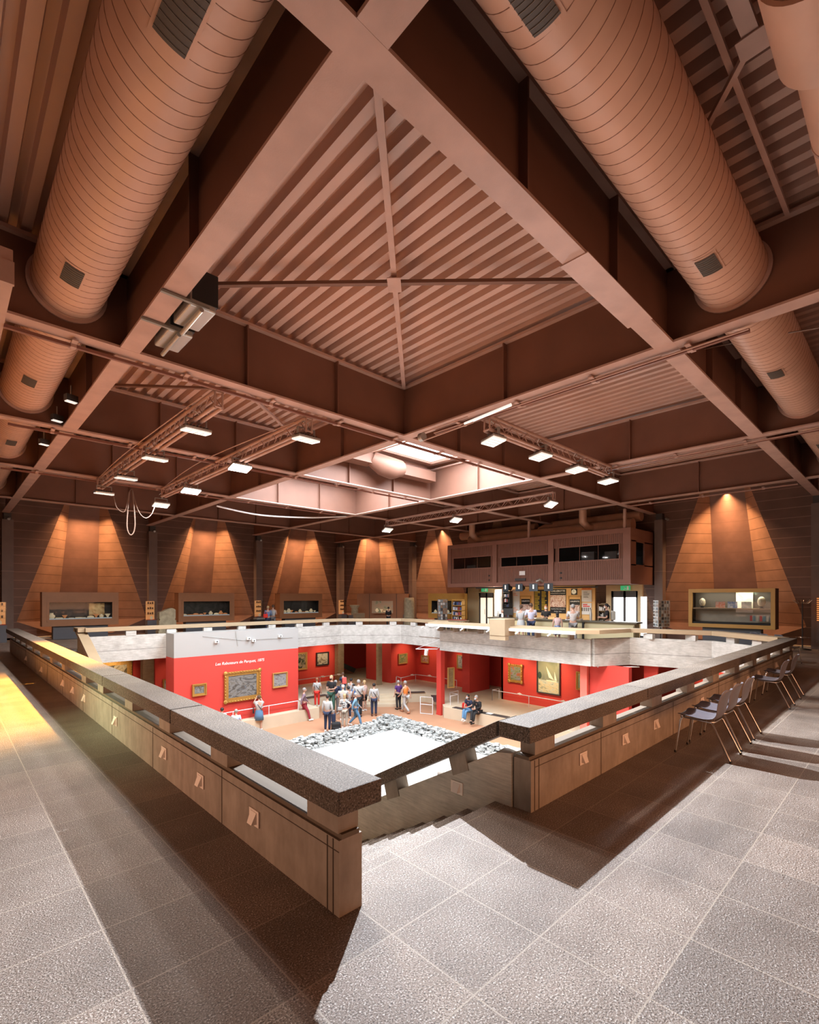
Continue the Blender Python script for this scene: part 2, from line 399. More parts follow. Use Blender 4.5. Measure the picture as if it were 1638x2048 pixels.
# roof lights : upstand walls + panes
def rooflight(v0, v1, panes, n):
    u0, u1 = LU[1]+.14, LU[2]+.14
    b = M(); z = 6.84
    b.box(u0, 8.2, v0, v1, z, z+.04); b.box(13.1, u1, v0, v1, z, z+.04)
    b.box(8.2, 13.1, v0, panes[0], z, z+.04); b.box(8.2, 13.1, panes[1], v1, z, z+.04)
    b.obj('ceiling', M_PAINT, kind='structure')
    fr = M()
    for vv in (panes[0], panes[1]-.06): fr.box(8.1, 13.2, vv-.03, vv+.09, z-.06, z+.02)
    for uu in (8.15, 10.2, 13.05): fr.box(uu-.04, uu+.06, panes[0], panes[1], z-.07, z+.02)
    root = fr.obj('window_%d' % n, M_PAINT, kind='structure')
    p = M(); p.box(8.2, 13.1, panes[0], panes[1], z+.03, z+.05); p.obj('pane', M_SKY, root)
rooflight(RV[1]+.14, RV[2]+.14, (9.0, 12.55), 1)
rooflight(RV[2]+.14, RV[3]+.14, (13.6, 16.8), 2)

# ---- beams
def beam(n, a0, a1, pos, along_y, stiff, hw=BW):
    """n = trim number; pos = near edge coordinate of the lower flange"""
    c = pos+hw/2; b = M(); fl = M()
    def bx(m, s0, s1, t0, t1, z0, z1):
        if along_y: m.box(t0, t1, s0, s1, z0, z1)
        else: m.box(s0, s1, t0, t1, z0, z1)
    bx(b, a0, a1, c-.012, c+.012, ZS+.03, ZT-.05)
    root = b.obj('trim_%d' % n, M_PAINT_SHADE, kind='structure')
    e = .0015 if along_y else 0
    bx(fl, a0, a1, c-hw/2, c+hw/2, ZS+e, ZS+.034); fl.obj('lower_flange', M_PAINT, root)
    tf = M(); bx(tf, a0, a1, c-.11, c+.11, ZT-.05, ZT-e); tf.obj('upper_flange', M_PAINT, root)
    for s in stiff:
        m = M(); bx(m, s-.012, s+.012, c-hw/2+.02, c+hw/2-.02, ZS+.034, ZT-.05); m.obj('stiffener', M_PAINT_SHADE, root)
    return root
vs_mid = [(RV[i]+RV[i+1]+BW)/2 for i in range(4)]
for i, u in enumerate(LU):
    st_ = vs_mid+[-.4] if i < 3 else vs_mid
    end = 27.55
    beam(i+1, V0, end, u, True, st_+[25.4])
for j, v in enumerate(RV):
    st_ = []
    for a, b in ((LU[0], LU[1]), (LU[1], LU[2]), (LU[2], LU[3])):
        st_ += [a+(b-a+BW)/3, a+(b-a)*2/3+.1]
    beam(5+j, U0, 22.95, v, False, st_+[21.2])
# mid-bay lips where flange plates are spliced
for (u, v) in ((5.15, 2.47),):
    m = M(); m.box(u-.2, u+1.6, v-.03, v+BW+.03, ZS-.012, ZS-.001); o = m.obj('trim_15', M_PAINT, kind='structure')
# cross bracing under the deck
def brace(n, pts, w=.07):
    m = M(); z = 6.64
    (a, b), (c, d) = pts
    m.bar((*a, z), (*b, z), w, .05); m.bar((*c, z-.05), (*d, z-.05), w, .05)
    cx = ((a[0]+b[0])/2, (a[1]+b[1])/2); m.box(cx[0]-.12, cx[0]+.12, cx[1]-.12, cx[1]+.12, z-.03, z-.015)
    return m
def cellbrace(i, j, lab):
    a, b = LU[i]+BW, LU[i+1]; c, d = RV[j]+BW, RV[j+1]
    t = thing('cross_bracing', lab, 'bracing', ((a+b)/2, (c+d)/2, 6.6), 0, 'steel cross bracing under the roof deck')
    z = 6.64
    M().bar((a, c, z), (b, d, z), .08, .05).obj('brace_bar', M_PAINT, t, True)
    M().bar((a, d, z-.055), (b, c, z-.055), .07, .05).obj('brace_bar', mat('brace_dark', (.17, .08, .05), .6), t, True)
    M().cbox((a+b)/2, (c+d)/2, z-.09, .34, .2, .012).rot(.78, ((a+b)/2, (c+d)/2)).obj('gusset_plate', M_PAINT, t, True)
cellbrace(0, 0, 'thin cross bracing spanning the big central ceiling bay')
cellbrace(0, 1, 'cross bracing in the ceiling bay above the left lamp trusses')
# right bay bracing
t = thing('cross_bracing', 'angled bracing bars in the dark bay behind the right duct', 'bracing', (4.95, .98, 6.6), 0, 'steel cross bracing under the roof deck')
g = (4.95, .98, 6.6)
for a, b, ww in ((g, (3.3, 1.05, 6.6), .12), (g, (6.6, 2.4, 6.6), .05), ((4.3, 1.2, 6.66), (7.6, 1.15, 6.66), .05), (g, (5.1, .2, 6.6), .05)):
    M().bar(a, b, ww, .05).obj('brace_bar', M_PAINT, t, True)
M().cbox(4.95, .98, 6.56, .22, .22, .012).obj('gusset_plate', M_PAINT, t, True)

# ---- perimeter walls with flared niches
def wall_niche(name, n0, side, centers, s0, s1, ztop=7.1, skip=()):
    """side 'v': wall plane Y=WV, s = X ; side 'u': wall plane X=WU, s = Y"""
    def P(s, z, d=0):
        return (s, WV+d, z) if side == 'v' else (WU+d, s, z)
    w_ = M()
    def q(*pts): w_.add([P(*p) for p in pts], [tuple(range(len(pts)))])
    edges = sorted(centers); xs = [s0]
    for a, b in zip(edges, edges[1:]): xs.append((a+b)/2)
    xs.append(s1)
    aT, zT, aB, zB_, aF, zF = .88, 6.3, 2.65, .78, 1.1, .11
    for k, c in enumerate(edges):
        l, r = xs[k], xs[k+1]
        q((l, 0), (l, ztop), (c-aT, ztop), (c-aT, zT), (c-aB, zB_), (c-aF, zF), (c-aF, 0))
        q((c+aF, 0), (c+aF, zF), (c+aB, zB_), (c+aT, zT), (c+aT, ztop), (r, ztop), (r, 0))
        q((c-aT, zT), (c-aT, ztop), (c+aT, ztop), (c+aT, zT)); q((c-aF, 0), (c-aF, zF), (c+aF, zF), (c+aF, 0))
    root = w_.obj(name, M_WALL, kind='structure')
    for k, c in enumerate(edges):
        dT, dB, bT, bB, zb = .36, 2.3, .62, .88, .68
        A = lambda s, z, d=0: P(c+s, z, d)
        for sg in (-1, 1):
            m = M(); m.add([A(sg*aT, zT), A(sg*bT, zT, dT), A(sg*bB, zb, dB), A(sg*aB, zB_)], [(0, 1, 2, 3)]); m.obj('niche_side_panel', M_NICHE_LIT, root)
            m = M(); m.add([A(sg*aB, zB_), A(sg*bB, zb, dB), A(sg*aF, zF)], [(0, 1, 2)]); m.obj('niche_foot_panel', M_NICHE_DIM, root)
        m = M(); m.add([A(-bT, zT, dT), A(bT, zT, dT), A(bB, zb, dB), A(-bB, zb, dB)], [(0, 1, 2, 3)]); m.obj('niche_back_panel', M_NICHE_DIM, root)
        m = M(); m.add([A(-bB, zb, dB), A(bB, zb, dB), A(aF, zF), A(-aF, zF)], [(0, 1, 2, 3)]); m.obj('niche_foot_panel', M_NICHE_DIM, root)
        m = M(); m.add([A(-aT, zT), A(aT, zT), A(bT, zT, dT), A(-bT, zT, dT)], [(0, 1, 2, 3)]); m.obj('niche_head', M_NICHE_DIM, root)
        if side == 'u' and 8 < c < 19: continue
        p = Vector(P(c, 5.98, -.34)); tg = Vector(P(c, .4, 1.5))
        light('AREA', p, tg, NICHE_W, (1, .55, .27), 1.5, .12, 'niche_lamp', spread=1.9) if side == 'v' else light('AREA', p, tg, NICHE_W, (1, .55, .27), .12, 1.5, 'niche_lamp', spread=1.9)
    return root
NICHE_W = 150
wall_niche('wall_left', 0, 'v', [5.08, 10.99, 17.0], 1.0, 20.4)
wall_niche('wall_right', 0, 'u', [5.6, 10.9, 16.3, 21.6], 1.0, 24.3)
# corner niche on the diagonal
def corner():
    A0 = Vector((20.1, 27.9, 0)); A1 = Vector((23.2, 24.0, 0)); d = (A1-A0).normalized(); nrm = Vector((-d.y, d.x, 0)); nrm = nrm if nrm.x > 0 else -nrm
    L = (A1-A0).length; c = L/2
    def P(s, z, dd=0): v = A0+d*(s+c)+nrm*dd; return (v.x, v.y, z)
    w_ = M(); aT, aB = 1.0, 2.3
    w_.add([P(-c, 0), P(-c, 7.1), P(-aT, 7.1), P(-aT, 6.3), P(-aB, .78), P(-1, .11), P(-1, 0)], [tuple(range(7))])
    w_.add([P(c, 0), P(c, 7.1), P(aT, 7.1), P(aT, 6.3), P(aB, .78), P(1, .11), P(1, 0)], [tuple(range(6, -1, -1))])
    w_.add([P(-1, 0), P(1, 0), P(1, .11), P(-1, .11)], [(0, 1, 2, 3)])
    w_.add([P(-aT, 6.3), P(aT, 6.3), P(aT, 7.1), P(-aT, 7.1)], [(0, 1, 2, 3)])
    root = w_.obj('wall_corner', M_WALL, kind='structure')
    for a, b in ((-1, 1), (1, -1)):
        M().add([P(a*aT, 6.3), P(a*.75, 6.3, .4), P(a*1.35, .68, 1.6), P(a*aB, .78)], [(0, 1, 2, 3)]).obj('niche_side_panel', M_NICHE_LIT, root)
        M().add([P(a*.75, 6.3, .4), P(0, 6.3, .75), P(0, .68, 2.6), P(a*1.35, .68, 1.6)], [(0, 1, 2, 3)]).obj('niche_back_panel', M_NICHE_LIT if a > 0 else M_NICHE_DIM, root)  # right half takes the lit tone, left half the shaded one
        M().add([P(a*aB, .78), P(a*1.35, .68, 1.6), P(0, .68, 2.6), P(0, .11), P(a*1, .11)], [(0, 1, 2, 3, 4)]).obj('niche_foot_panel', M_NICHE_DIM, root)
    light('AREA', P(-.3, 6.2, .0), P(0, .8, 1.0), NICHE_W, (1, .55, .27), 1.0, .12, 'niche_lamp', spread=1.9)
corner()
M().box(U0, WU+3, WV+2.6, WV+2.7, -.5, 7.2).box(WU+2.6, WU+2.7, V0, WV+3, -.5, 7.2).obj('wall_outer', M_WALL, kind='structure')
M().box(U0-.1, U0, V0, WV+3, -.4, 1.0).box(U0-.1, U0, V0, WV+3, 3.4, 7).box(U0, WU+3, V0-.1, V0, -.4, 1.0).box(U0, WU+3, V0-.1, V0, 3.6, 7).obj('wall_behind', M_WALL, kind='structure')
# pale skirting ledge along walls
M().box(.2, 3.9, 27.55, 27.95, 0, .09).box(22.85, 23.25, 1.0, 3.3, 0, .09).obj('baseboard_left', M_PALE, kind='structure')

# ---- columns with a small spotlight on their head
def column(x, y, lab, along):
    t = thing('column', lab, 'column', (x, y, 0), 0, 'grey brown columns along the walls')
    m = M(); m.box(-.2, .2, -.17, .17, 0, 5.28); m.obj('shaft', mat('column_concrete', (.19, .135, .115), .7, noise=.1, nscale=3), t)
    M().box(-.21, .21, -.18, .18, 3.0, 3.03).obj('shaft_joint', mat('joint_pale', (.28, .2, .17), .7), t)
    M().box(-.13, .13, -.13, .13, 5.28, ZS).obj('bearing_block', M_DARK, t)
    q = M(); q.tube([(.05, -.22, 5.34), (.02, -.34, 5.27)], .055, 8); q.obj('column_spotlight', M_GREY, t)
column(2.1, 27.72, 'wall column at the left edge beside the first niche', 'v')
column(7.95, 27.72, 'wall column between the first and second niche of the left wall', 'v')
column(13.85, 27.72, 'wall column right of the second niche on the left wall', 'v')
column(19.75, 27.5, 'wall column left of the corner niche', 'v')
column(23.0, 23.75, 'wall column right of the corner niche', 'u')
column(23.0, 2.6, 'wall column at the right frame edge', 'u')
column(23.0, 8.0, 'wall post beside the upper booth', 'u')

# ================================================================ PARAPETS
def ribbon(m, line, dl, dr, z0, z1, sub=None):
    """line: [(x,y,dz)], offset left dl / right dr, prism with mitred joints"""
    n = len(line); L = []; R = []
    for i, p in enumerate(line):
        p2 = Vector(p[:2]); ds = []
        if i > 0: ds.append((p2-Vector(line[i-1][:2])).normalized())
        if i < n-1: ds.append((Vector(line[i+1][:2])-p2).normalized())
        nn = Vector((0, 0))
        for d in ds: nn += Vector((-d.y, d.x))
        nn.normalize(); k = 1/max(.5, nn.dot(Vector((-ds[0].y, ds[0].x))))
        L.append(p2+nn*dl*k); R.append(p2-nn*dr*k)
    for i in range(n-1):
        a, b = line[i][2], line[i+1][2]
        m.hexa([(*R[i], z0+a), (*R[i+1], z0+b), (*L[i+1], z0+b), (*L[i], z0+a), (*R[i], z1+a), (*R[i+1], z1+b), (*L[i+1], z1+b), (*L[i], z1+a)])
    return m
def chunks(line, step):
    out = []
    for a, b in zip(line, line[1:]):
        A, B = Vector(a), Vector(b); L = (B-A).length; k = max(1, round(L/step))
        for i in range(k): out.append((A.lerp(B, i/k), A.lerp(B, (i+1)/k)))
    return out
def parapet(lab, line, wl, wr, cl, cr, wallmat, capmat, blocks, zlow, stone=2.75, copings=None, blkmat=None, drop=0):
    t = thing('parapet', lab, 'parapet', (line[0][0], line[0][1], 0), 0, 'concrete parapets around the void')
    m = M(); ribbon(m, line, wl, wr, zlow, .455); 
    m.obj('parapet_wall', wallmat, t, True)
    m2 = M(); ribbon(m2, line, wl-.02, wr-.02, .455, .485); m2.obj('parapet_wall_top', mat('ledge_brown', (.13, .095, .065), .8) if wallmat is M_CONC else wallmat, t, True)  # near ledge painted dark for the shade under the coping
    for cp in (copings or [line]):
        segs = [cp] if stone is None else None
        if stone is None: ribbon(M(), cp, cl, cr, .66, .80)
        # full mitred ribbon cut into stones on long straight runs
        for i in range(len(cp)-1):
            A, B = Vector(cp[i]), Vector(cp[i+1]); Ln = (B-A).length; k = max(1, round(Ln/(stone or Ln)))
            full = M(); ribbon(full, cp, cl, cr, .66, .80)
            v8 = full.v[i*8:(i+1)*8]
            for j in range(k):
                f0, f1 = j/k, (j+1)/k; g0 = f0+(.0012 if j else 0)
                def lp(a, b, f): return tuple(Vector(v8[a]).lerp(Vector(v8[b]), f))
                hx = [lp(0, 1, g0), lp(0, 1, f1), lp(3, 2, f1), lp(3, 2, g0), lp(4, 5, g0), lp(4, 5, f1), lp(7, 6, f1), lp(7, 6, g0)]
                M().hexa(hx).obj('coping_stone', capmat, t, True, bevel=.008)
    for (x, y, dz, ang) in blocks:
        b = M(); b.cbox(x, y, .5715+dz, .34, .15, .175); b.rot(ang, (x, y))
        b.obj('spacer_block', blkmat or wallmat, t, True)
    return t
lb = [(1.785, v, 0, PI/2) for v in (2.575, 3.99+.15, 5.55, 6.92, 8.43, 9.61, 11.5, 12.95, 14.4, 15.8, 17.2, 18.6, 20.0)]
parapet('long concrete parapet on the left with thick granite coping', [(1.785, 2.38, 0), (1.785, 21.6, 0)], .085, .085, .175, .145, M_CONC, M_CAP, lb, ZB, copings=[[(1.785, 2.26, 0), (1.785, 21.75, 0)]])
rb = [(u, 2.46, 0, 0) for u in (4.0, 5.35, 6.75, 8.1, 9.4, 10.75, 12.15, 13.5, 14.95, 16.2)]
parapet('long concrete parapet on the right beside the row of chairs', [(3.74, 2.46, 0), (16.4, 2.46, 0)], .085, .09, .13, .19, M_CONC, M_CAP, rb, ZB, copings=[[(3.57, 2.46, 0), (16.35, 2.46, 0)]])
def joints(par, face, ss):
    b = M()
    for s in ss:
        b.box(1.6965, 1.702, s-.004, s+.004, 0, .45) if face == 'L' else b.box(s-.004, s+.004, 2.3665, 2.372, 0, .45)
    b.box(1.6965, 1.702, 2.38, 21.5, .385, .390) if face == 'L' else b.box(3.8, 16.4, 2.3665, 2.372, .385, .390)
    b.obj('formwork_joints', mat('joint_shadow', (.09, .065, .045), .9), par, True)  # formwork joints as thin dark lines
_pp = [o for o in C.objects if o.name.startswith('parapet') and o.parent is None and o.get('category') == 'parapet']
joints(_pp[0], 'L', (2.44, 2.50, 4.05, 5.9, 7.7, 9.6, 11.5, 13.4, 15.3, 17.2)); joints(_pp[1], 'R', (3.80, 3.87, 5.1, 7.3, 9.5, 11.7, 13.9))
# stair side wall with sloping coping
SL = .545
def stairwall():
    t = thing('stair_parapet', 'sloping concrete stair wall with granite handrail between the two near parapets', 'parapet', (3.8, 2.7, 0))
    m = M(); zl = -4.1
    m.hexa([(3.72, 2.56, -.6), (3.9, 2.56, -.6), (3.9, 2.72, -.6), (3.72, 2.72, -.6), (3.72, 2.56, .485), (3.9, 2.56, .485), (3.9, 2.72, .485), (3.72, 2.72, .46)])
    v1 = 9.2; d = (v1-2.72)*SL
    m.hexa([(3.72, 2.72, -1.2), (3.9, 2.72, -1.2), (3.9, v1, ZL), (3.72, v1, ZL), (3.72, 2.72, .46), (3.9, 2.72, .46), (3.9, v1, .46-d), (3.72, v1, .46-d)])
    m.hexa([(3.72, 2.72, -3.6), (3.9, 2.72, -3.6), (3.9, v1, -3.6), (3.72, v1, -3.6), (3.72, 2.72, -1.1), (3.9, 2.72, -1.1), (3.9, v1, ZL+.01), (3.72, v1, ZL+.01)])
    m.obj('stair_wall', mat_stair, t, True)
    for k in range(2):
        a = 2.62 if k == 0 else 4.35; b = 4.34 if k == 0 else 9.0
        za, zb = -(a-2.62)*SL, -(b-2.62)*SL
        M().hexa([(3.58, a, .65+za), (3.9, a, .65+za), (3.9, b, .65+zb), (3.58, b, .65+zb), (3.58, a, .79+za), (3.9, a, .79+za), (3.9, b, .79+zb), (3.58, b, .79+zb)]).obj('coping_stone', M_CAP, t, True, bevel=.006)
    for v in (3.05, 4.05, 5.2, 6.4):
        z = -(v-2.62)*SL
        M().hexa([(3.71, v, .44+z), (3.88, v, .44+z), (3.88, v+.2, .44+z-.1), (3.71, v+.2, .44+z-.1), (3.71, v+.07, .66+z), (3.88, v+.07, .66+z), (3.88, v+.27, .66+z-.11), (3.71, v+.27, .66+z-.11)]).obj('spacer_block', M_CONC, t, True)
mat_stair = concrete('stair_concrete', (.36, .33, .28), (.58, .54, .46), board=0)
stairwall()
# staircase
t = thing('staircase', 'granite stair going down between the near parapets', 'stairs', (2.8, 2.74, 0))
for k in range(20):
    m = M(); y0 = 2.74+.31*k; z = -.17*(k+1)
    m.box(1.88, 3.72, y0, y0+.33, z-.17, z); m.obj('step', M_FLOOR, t, True)
M().box(1.70, 1.87, 2.74, 9.2, ZL, ZB).obj('stair_side_wall', M_CONCP, t, True)
# far parapets (pale, lit)
fline = [(3.62, 20.98, 0), (3.62, 20.2, 0), (14.5, 20.2, 0), (16.85, 18.15, 0), (16.75, 15.25, 0)]
fb = []
for u in (5.05, 6.45, 7.85, 9.3, 10.7, 12.1, 13.6): fb.append((u, 20.15, -.02, 0))
for s in (.3, .85): fb.append((14.5+s*2.3, 20.15-s*2.05, -.02, -.72))
fb.append((16.75, 17.2, -.02, 1.57)); fb.append((16.7, 15.9, -.02, 1.57))
parapet('far left pale concrete parapet above the red exhibition wall', [(3.62, 20.2, 0), (14.5, 20.2, 0), (16.85, 18.15, 0), (16.75, 15.25, 0)][:], .05, .12, .22, .14, M_CONCW, M_BEIGE, fb, ZB, stone=None, blkmat=M_CONCW)
fr = [(17.3, 7.05, 0), (17.9, 4.6, 0), (16.4, 2.6, 0)]
fb2 = [(17.4, 6.4, -.02, 1.3), (17.75, 5.2, -.02, 1.3), (17.5, 4.0, -.02, .9), (16.85, 3.2, -.02, .9)]
parapet('pale concrete parapet at the right end of the void below the lit showcase', [(15.9, 7.7, 0)]+fr, .05, .12, .22, .14, M_CONCW, M_BEIGE, fb2, ZB, stone=None, copings=[fr], blkmat=M_CONCW)
def shelf():
    t = thing('parapet', 'projecting pale parapet with a wide shelf in front of the shop counter', 'parapet', (15.9, 11, 0), 0, 'concrete parapets around the void')
    M().box(15.8, 15.97, 7.7, 14.6, ZB, .45).hexa([(15.8, 14.6, ZB), (15.97, 14.5, ZB), (16.8, 15.2, ZB), (16.7, 15.3, ZB), (15.8, 14.6, .45), (15.97, 14.5, .45), (16.8, 15.2, .45), (16.7, 15.3, .45)]).obj('parapet_wall', M_CONCW, t, True)
    M().prism([(15.15, 7.9), (15.6, 7.3), (17.1, 6.9), (17.4, 7.2), (16.15, 8.2), (16.15, 14.4), (16.9, 15.1), (16.6, 15.5), (15.15, 14.7)], .67, .80).obj('shelf_board', M_BEIGE, t, True)
    M().box(15.1, 15.16, 7.9, 14.8, .64, .74).obj('light_tray', M_WHITE, t, True)
    for v in (8.3, 9.6, 10.9, 12.2, 13.5, 14.4):
        M().box(15.5, 15.82, v, v+.07, .42, .67).obj('shelf_bracket', M_CONC, t, True)
        M().tube([(15.1, v+.5, .62), (15.0, v+.55, .55)], .03, 6).obj('clip_lamp', M_WHITE, t, True)
shelf()
t = thing('hanging_box', 'beige box hung over the shelf parapet in front of the receptionist', 'box', (15.2, 10.85, .3))
M().box(14.85, 15.5, 10.5, 11.2, .45, 1.08).obj('box_body', M_BEIGE, t, True, bevel=.02)
M().box(14.87, 15.1, 10.5, 11.2, .30, .45).obj('box_base', M_BEIGE, t, True)
# far stair rail (slanting granite rail at far left)
t = thing('stair_parapet', 'slanting pale stair rail at the far left corner of the void', 'parapet', (3.45, 20.5, 0))
d = 4.5
M().hexa([(3.42, 20.75, .66), (3.72, 20.75, .66), (3.72, 20.75-d, .66-d*.37), (3.42, 20.75-d, .66-d*.37), (3.42, 20.75, .8), (3.72, 20.75, .8), (3.72, 20.75-d, .8-d*.37), (3.42, 20.75-d, .8-d*.37)]).obj('coping_stone', M_BEIGE, t, True)
M().box(3.42, 3.72, 20.2, 20.98, .66, .802).obj('landing_coping', M_BEIGE, t, True)
M().hexa([(3.5, 20.75, -1.2), (3.66, 20.75, -1.2), (3.66, 16.2, -3), (3.5, 16.2, -3), (3.5, 20.75, .49), (3.66, 20.75, .49), (3.66, 16.2, -1.2), (3.5, 16.2, -1.2)]).obj('stair_wall', M_CONCP, t, True)
M().box(1.9, 3.5, 20.5, 21.3, -.3, -.17).box(1.9, 3.5, 20.2, 20.5, -.5, -.34).box(1.9, 3.5, 19.9, 20.2, -.7, -.51).obj('step', M_PALE, t, True)

# step lights in the parapet faces
def steplight(face, s, z, lab):
    t = thing('step_light', lab, 'light fitting', ((1.7, s, z) if face == 'L' else (s, 2.37, z) if face == 'R' else (3.72, s, z)), {'L': -PI/2, 'R': 0, 'S': -PI/2}[face], 'small louvred step lights in the parapets')
    M().box(-.075, .075, -.012, 0, -.06, .06).obj('face_plate', M_STRIP, t)
    M().hexa([(-.045, -.012, -.04), (.045, -.012, -.04), (.045, -.012, .045), (-.045, -.012, .045), (-.035, -.05, -.038), (.035, -.05, -.038), (.045, -.016, .045), (-.045, -.016, .045)]).obj('louvre_hood', M_STRIP, t)
for i, (s, z) in enumerate(((3.45, .25), (4.5, .24), (5.5, .26), (7.49, .23), (9.46, .24), (10.42, .24), (11.4, .24), (14.2, .2), (17.05, .2))):
    steplight('L', s, z, 'small louvred light in the left parapet face, %s from the near corner' % ORD[i])
for i, (s, z) in enumerate(((4.69, .27), (5.7, .26), (6.65, .26), (8.57, .27), (10.52, .26), (11.49, .28), (12.38, .29), (14.22, .29), (16.0, .31))):
    steplight('R', s, z, 'small louvred light in the right parapet face, %s from the stair opening' % ORD[i])
steplight('S', 3.2, .0, 'small louvred light in the sloping stair wall')
# ================================================================ CEILING SERVICES
def duct(lab, axis, a0, a1, c, z, r, grilles, collar_end=True, group='round spiral ducts below the roof', extra=None):
    """axis 'y' runs along Y at X=c ; axis 'x' runs along X at Y=c"""
    P = (lambda s, a=0, b=0: (c+a, s, z+b)) if axis == 'y' else (lambda s, a=0, b=0: (s, c+a, z+b))
    t = thing('round_duct', lab, 'duct', P((a0+a1)/2), 0, group)
    M().tube([P(a0), P(a1)], r, 72).obj('duct_shell', M_DUCT, t, True)
    sm = M(); pitch = .155; turns = int((a1-a0)/pitch); pts = []
    for k in range(turns*36+1):
        f = k/36; an = 2*PI*f
        pts.append(P(a0+f*pitch, math.cos(an)*(r+.0005), math.sin(an)*(r+.0005)))
    sm.tube(pts, .004, 4, False); sm.obj('spiral_seam', M_SEAM, t, True)
    cl = M()
    for s in [a1-.012]: cl.tube([P(s-.03), P(s)], r+.045, 40)
    cl.obj('end_collar', M_PAINT, t, True)
    for s, an, w, l in grilles:
        g = M(); fr = M(); e = .008
        def arc(ang, rr, ss): return P(ss, math.cos(ang)*rr, math.sin(ang)*rr)
        da = w/2/r
        for (mm, A, L, rr) in ((fr, da*1.25, l/2*1.2, r+.006), (g, da, l/2, r+.014)):
            vs = [arc(an-A+2*A*i/6, rr, s+sg*L) for sg in (-1, 1) for i in range(7)]
            mm.add(vs, [(i, i+1, i+8, i+7) for i in range(6)])
        f = fr.obj('grille_frame', M_DUCT, t, True); g.obj('grille', M_GRILLE, f if False else t, True)
        sl = M()
        for k in range(9):
            ss = s-l/2+l*(k+.5)/9; sl.tube([arc(an-da+2*da*i/4, r+.018, ss) for i in range(5)], .003, 4)
        sl.obj('grille_slats', mat('slat_dark', (.16, .13, .10), .5), t, True)
    return t
AD = -PI/2
duct('big spiral duct at upper left running to the first cross beam', 'y', -2.5, RV[1]+.12, 1.28, 6.22, .43, [(7.15, AD-.3, .2, .40), (3.4, AD-.28, .22, .55)])
duct('left spiral duct between the first and second cross beams', 'y', RV[1]+.16, RV[2]+.12, 1.28, 6.22, .43, [(11.2, AD-.3, .2, .42)])
duct('left spiral duct beyond the second cross beam', 'y', RV[2]+.16, RV[3]+.12, 1.28, 6.22, .43, [(15.9, AD, .2, .5)])
duct('left spiral duct farthest away at the left edge', 'y', RV[3]+.16, RV[4]+.12, 1.28, 6.22, .43, [])
duct('big spiral duct at upper right running to the far beam', 'x', -2.5, LU[1]+.12, 1.77, 6.22, .41, [(6.55, AD-.08, .2, .36), (2.8, AD, .2, .4)])
duct('right spiral duct in the bay behind the first beam', 'x', LU[1]+.16, LU[2]+.12, 1.77, 6.22, .41, [(10.6, AD, .2, .36)])
duct('right spiral duct farthest away at the right edge', 'x', LU[2]+.16, LU[3]+.12, 1.77, 6.22, .41, [(16.5, AD, .22, .5)])
# reducer duct top right
t = thing('smooth_duct', 'smooth stepped duct in the upper right corner', 'duct', (5, .4, 6.25))
M().tube([(4.15, .42, 6.25), (4.95, .42, 6.25)], .40, 40).obj('wide_section', M_DUCT, t, True)
M().tube([(4.95, .42, 6.25), (5.0, .42, 6.25)], [.40, .36], 40).obj('reducer_collar', M_DUCT, t, True)
M().tube([(5.0, .42, 6.25), (7.7, .42, 6.25)], .31, 36).obj('narrow_section', M_DUCT, t, True)
M().tube([(6.0, .42, 6.25), (6.04, .42, 6.25)], .318, 36).obj('joint_ring', M_PAINT, t, True)
M().tube([(4.1, .42, 6.25), (4.16, .42, 6.25)], .37, 36).obj('end_cap', M_PAINT_SHADE, t, True)
# boxed duct at left edge
t = thing('boxed_duct', 'flat brown boxed duct cut by the left frame edge', 'duct', (.45, 9, 5.5))
M().box(.1, .60, 7.25, 16, 5.50, 5.9).obj('duct_casing', M_PAINT, t, True)
M().box(.09, .61, 7.22, 7.27, 5.49, 5.75).obj('end_flange', M_PAINT, t, True)
# ventilation duct in the roof light well
t = thing('bellied_duct', 'brown rectangular duct crossing the lit roof light well', 'duct', (10.5, 12.4, 6.2))
M().hexa([(8.0, 12.35, 6.25), (10.3, 12.35, 6.25), (10.3, 12.85, 6.25), (8.0, 12.85, 6.25), (8.0, 12.35, 6.6), (10.3, 12.35, 6.6), (10.3, 12.85, 6.6), (8.0, 12.85, 6.6)]).obj('duct_run', M_PAINT_SHADE, t, True)
M().tube([(10.2, 12.5, 6.45), (10.6, 12.4, 6.28), (11.0, 12.35, 6.22), (11.4, 12.35, 6.3)], [.24, .34, .36, .27], 16).obj('duct_bend', M_PAINT_SHADE, t, True)
M().box(11.3, 13.2, 12.4, 12.8, 6.15, 6.5).obj('duct_run', M_PAINT_SHADE, t, True)
M().box(10.15, 10.25, 9.0, 12.6, 6.6, 6.72).obj('hanger_rail', M_PAINT, t, True)

# supply pipes above the booth
t = thing('pipe_run', 'fat brown pipes lying on top of the upper booth', 'pipe', (21.5, 13, 5))
M().tube([(21.6, 8.6, 5.02), (21.6, 17.6, 5.02)], .28, 16).obj('main_pipe', M_DUCT, t, True)
M().tube([(22.5, 8.6, 5.5), (22.5, 13.0, 5.5), (22.3, 13.5, 5.3), (22.2, 13.6, 4.9)], .24, 16).obj('upper_pipe', M_DUCT, t, True)
M().tube([(22.5, 13.9, 5.5), (22.5, 19.0, 5.5)], .24, 16).obj('upper_pipe', M_DUCT, t, True)
for v in (10.6, 17.0): M().tube([(21.0, v, 5.85), (21.0, v, 5.3), (21.25, v-.1, 5.05), (21.5, v-.3, 5.02)], .17, 12).obj('bend_pipe', M_DUCT, t, True)
for v in (8.5, 13.1): M().box(20.55, 20.65, v, v+.1, 4.75, ZS).obj('hanger_post', M_PAINT, t, True)

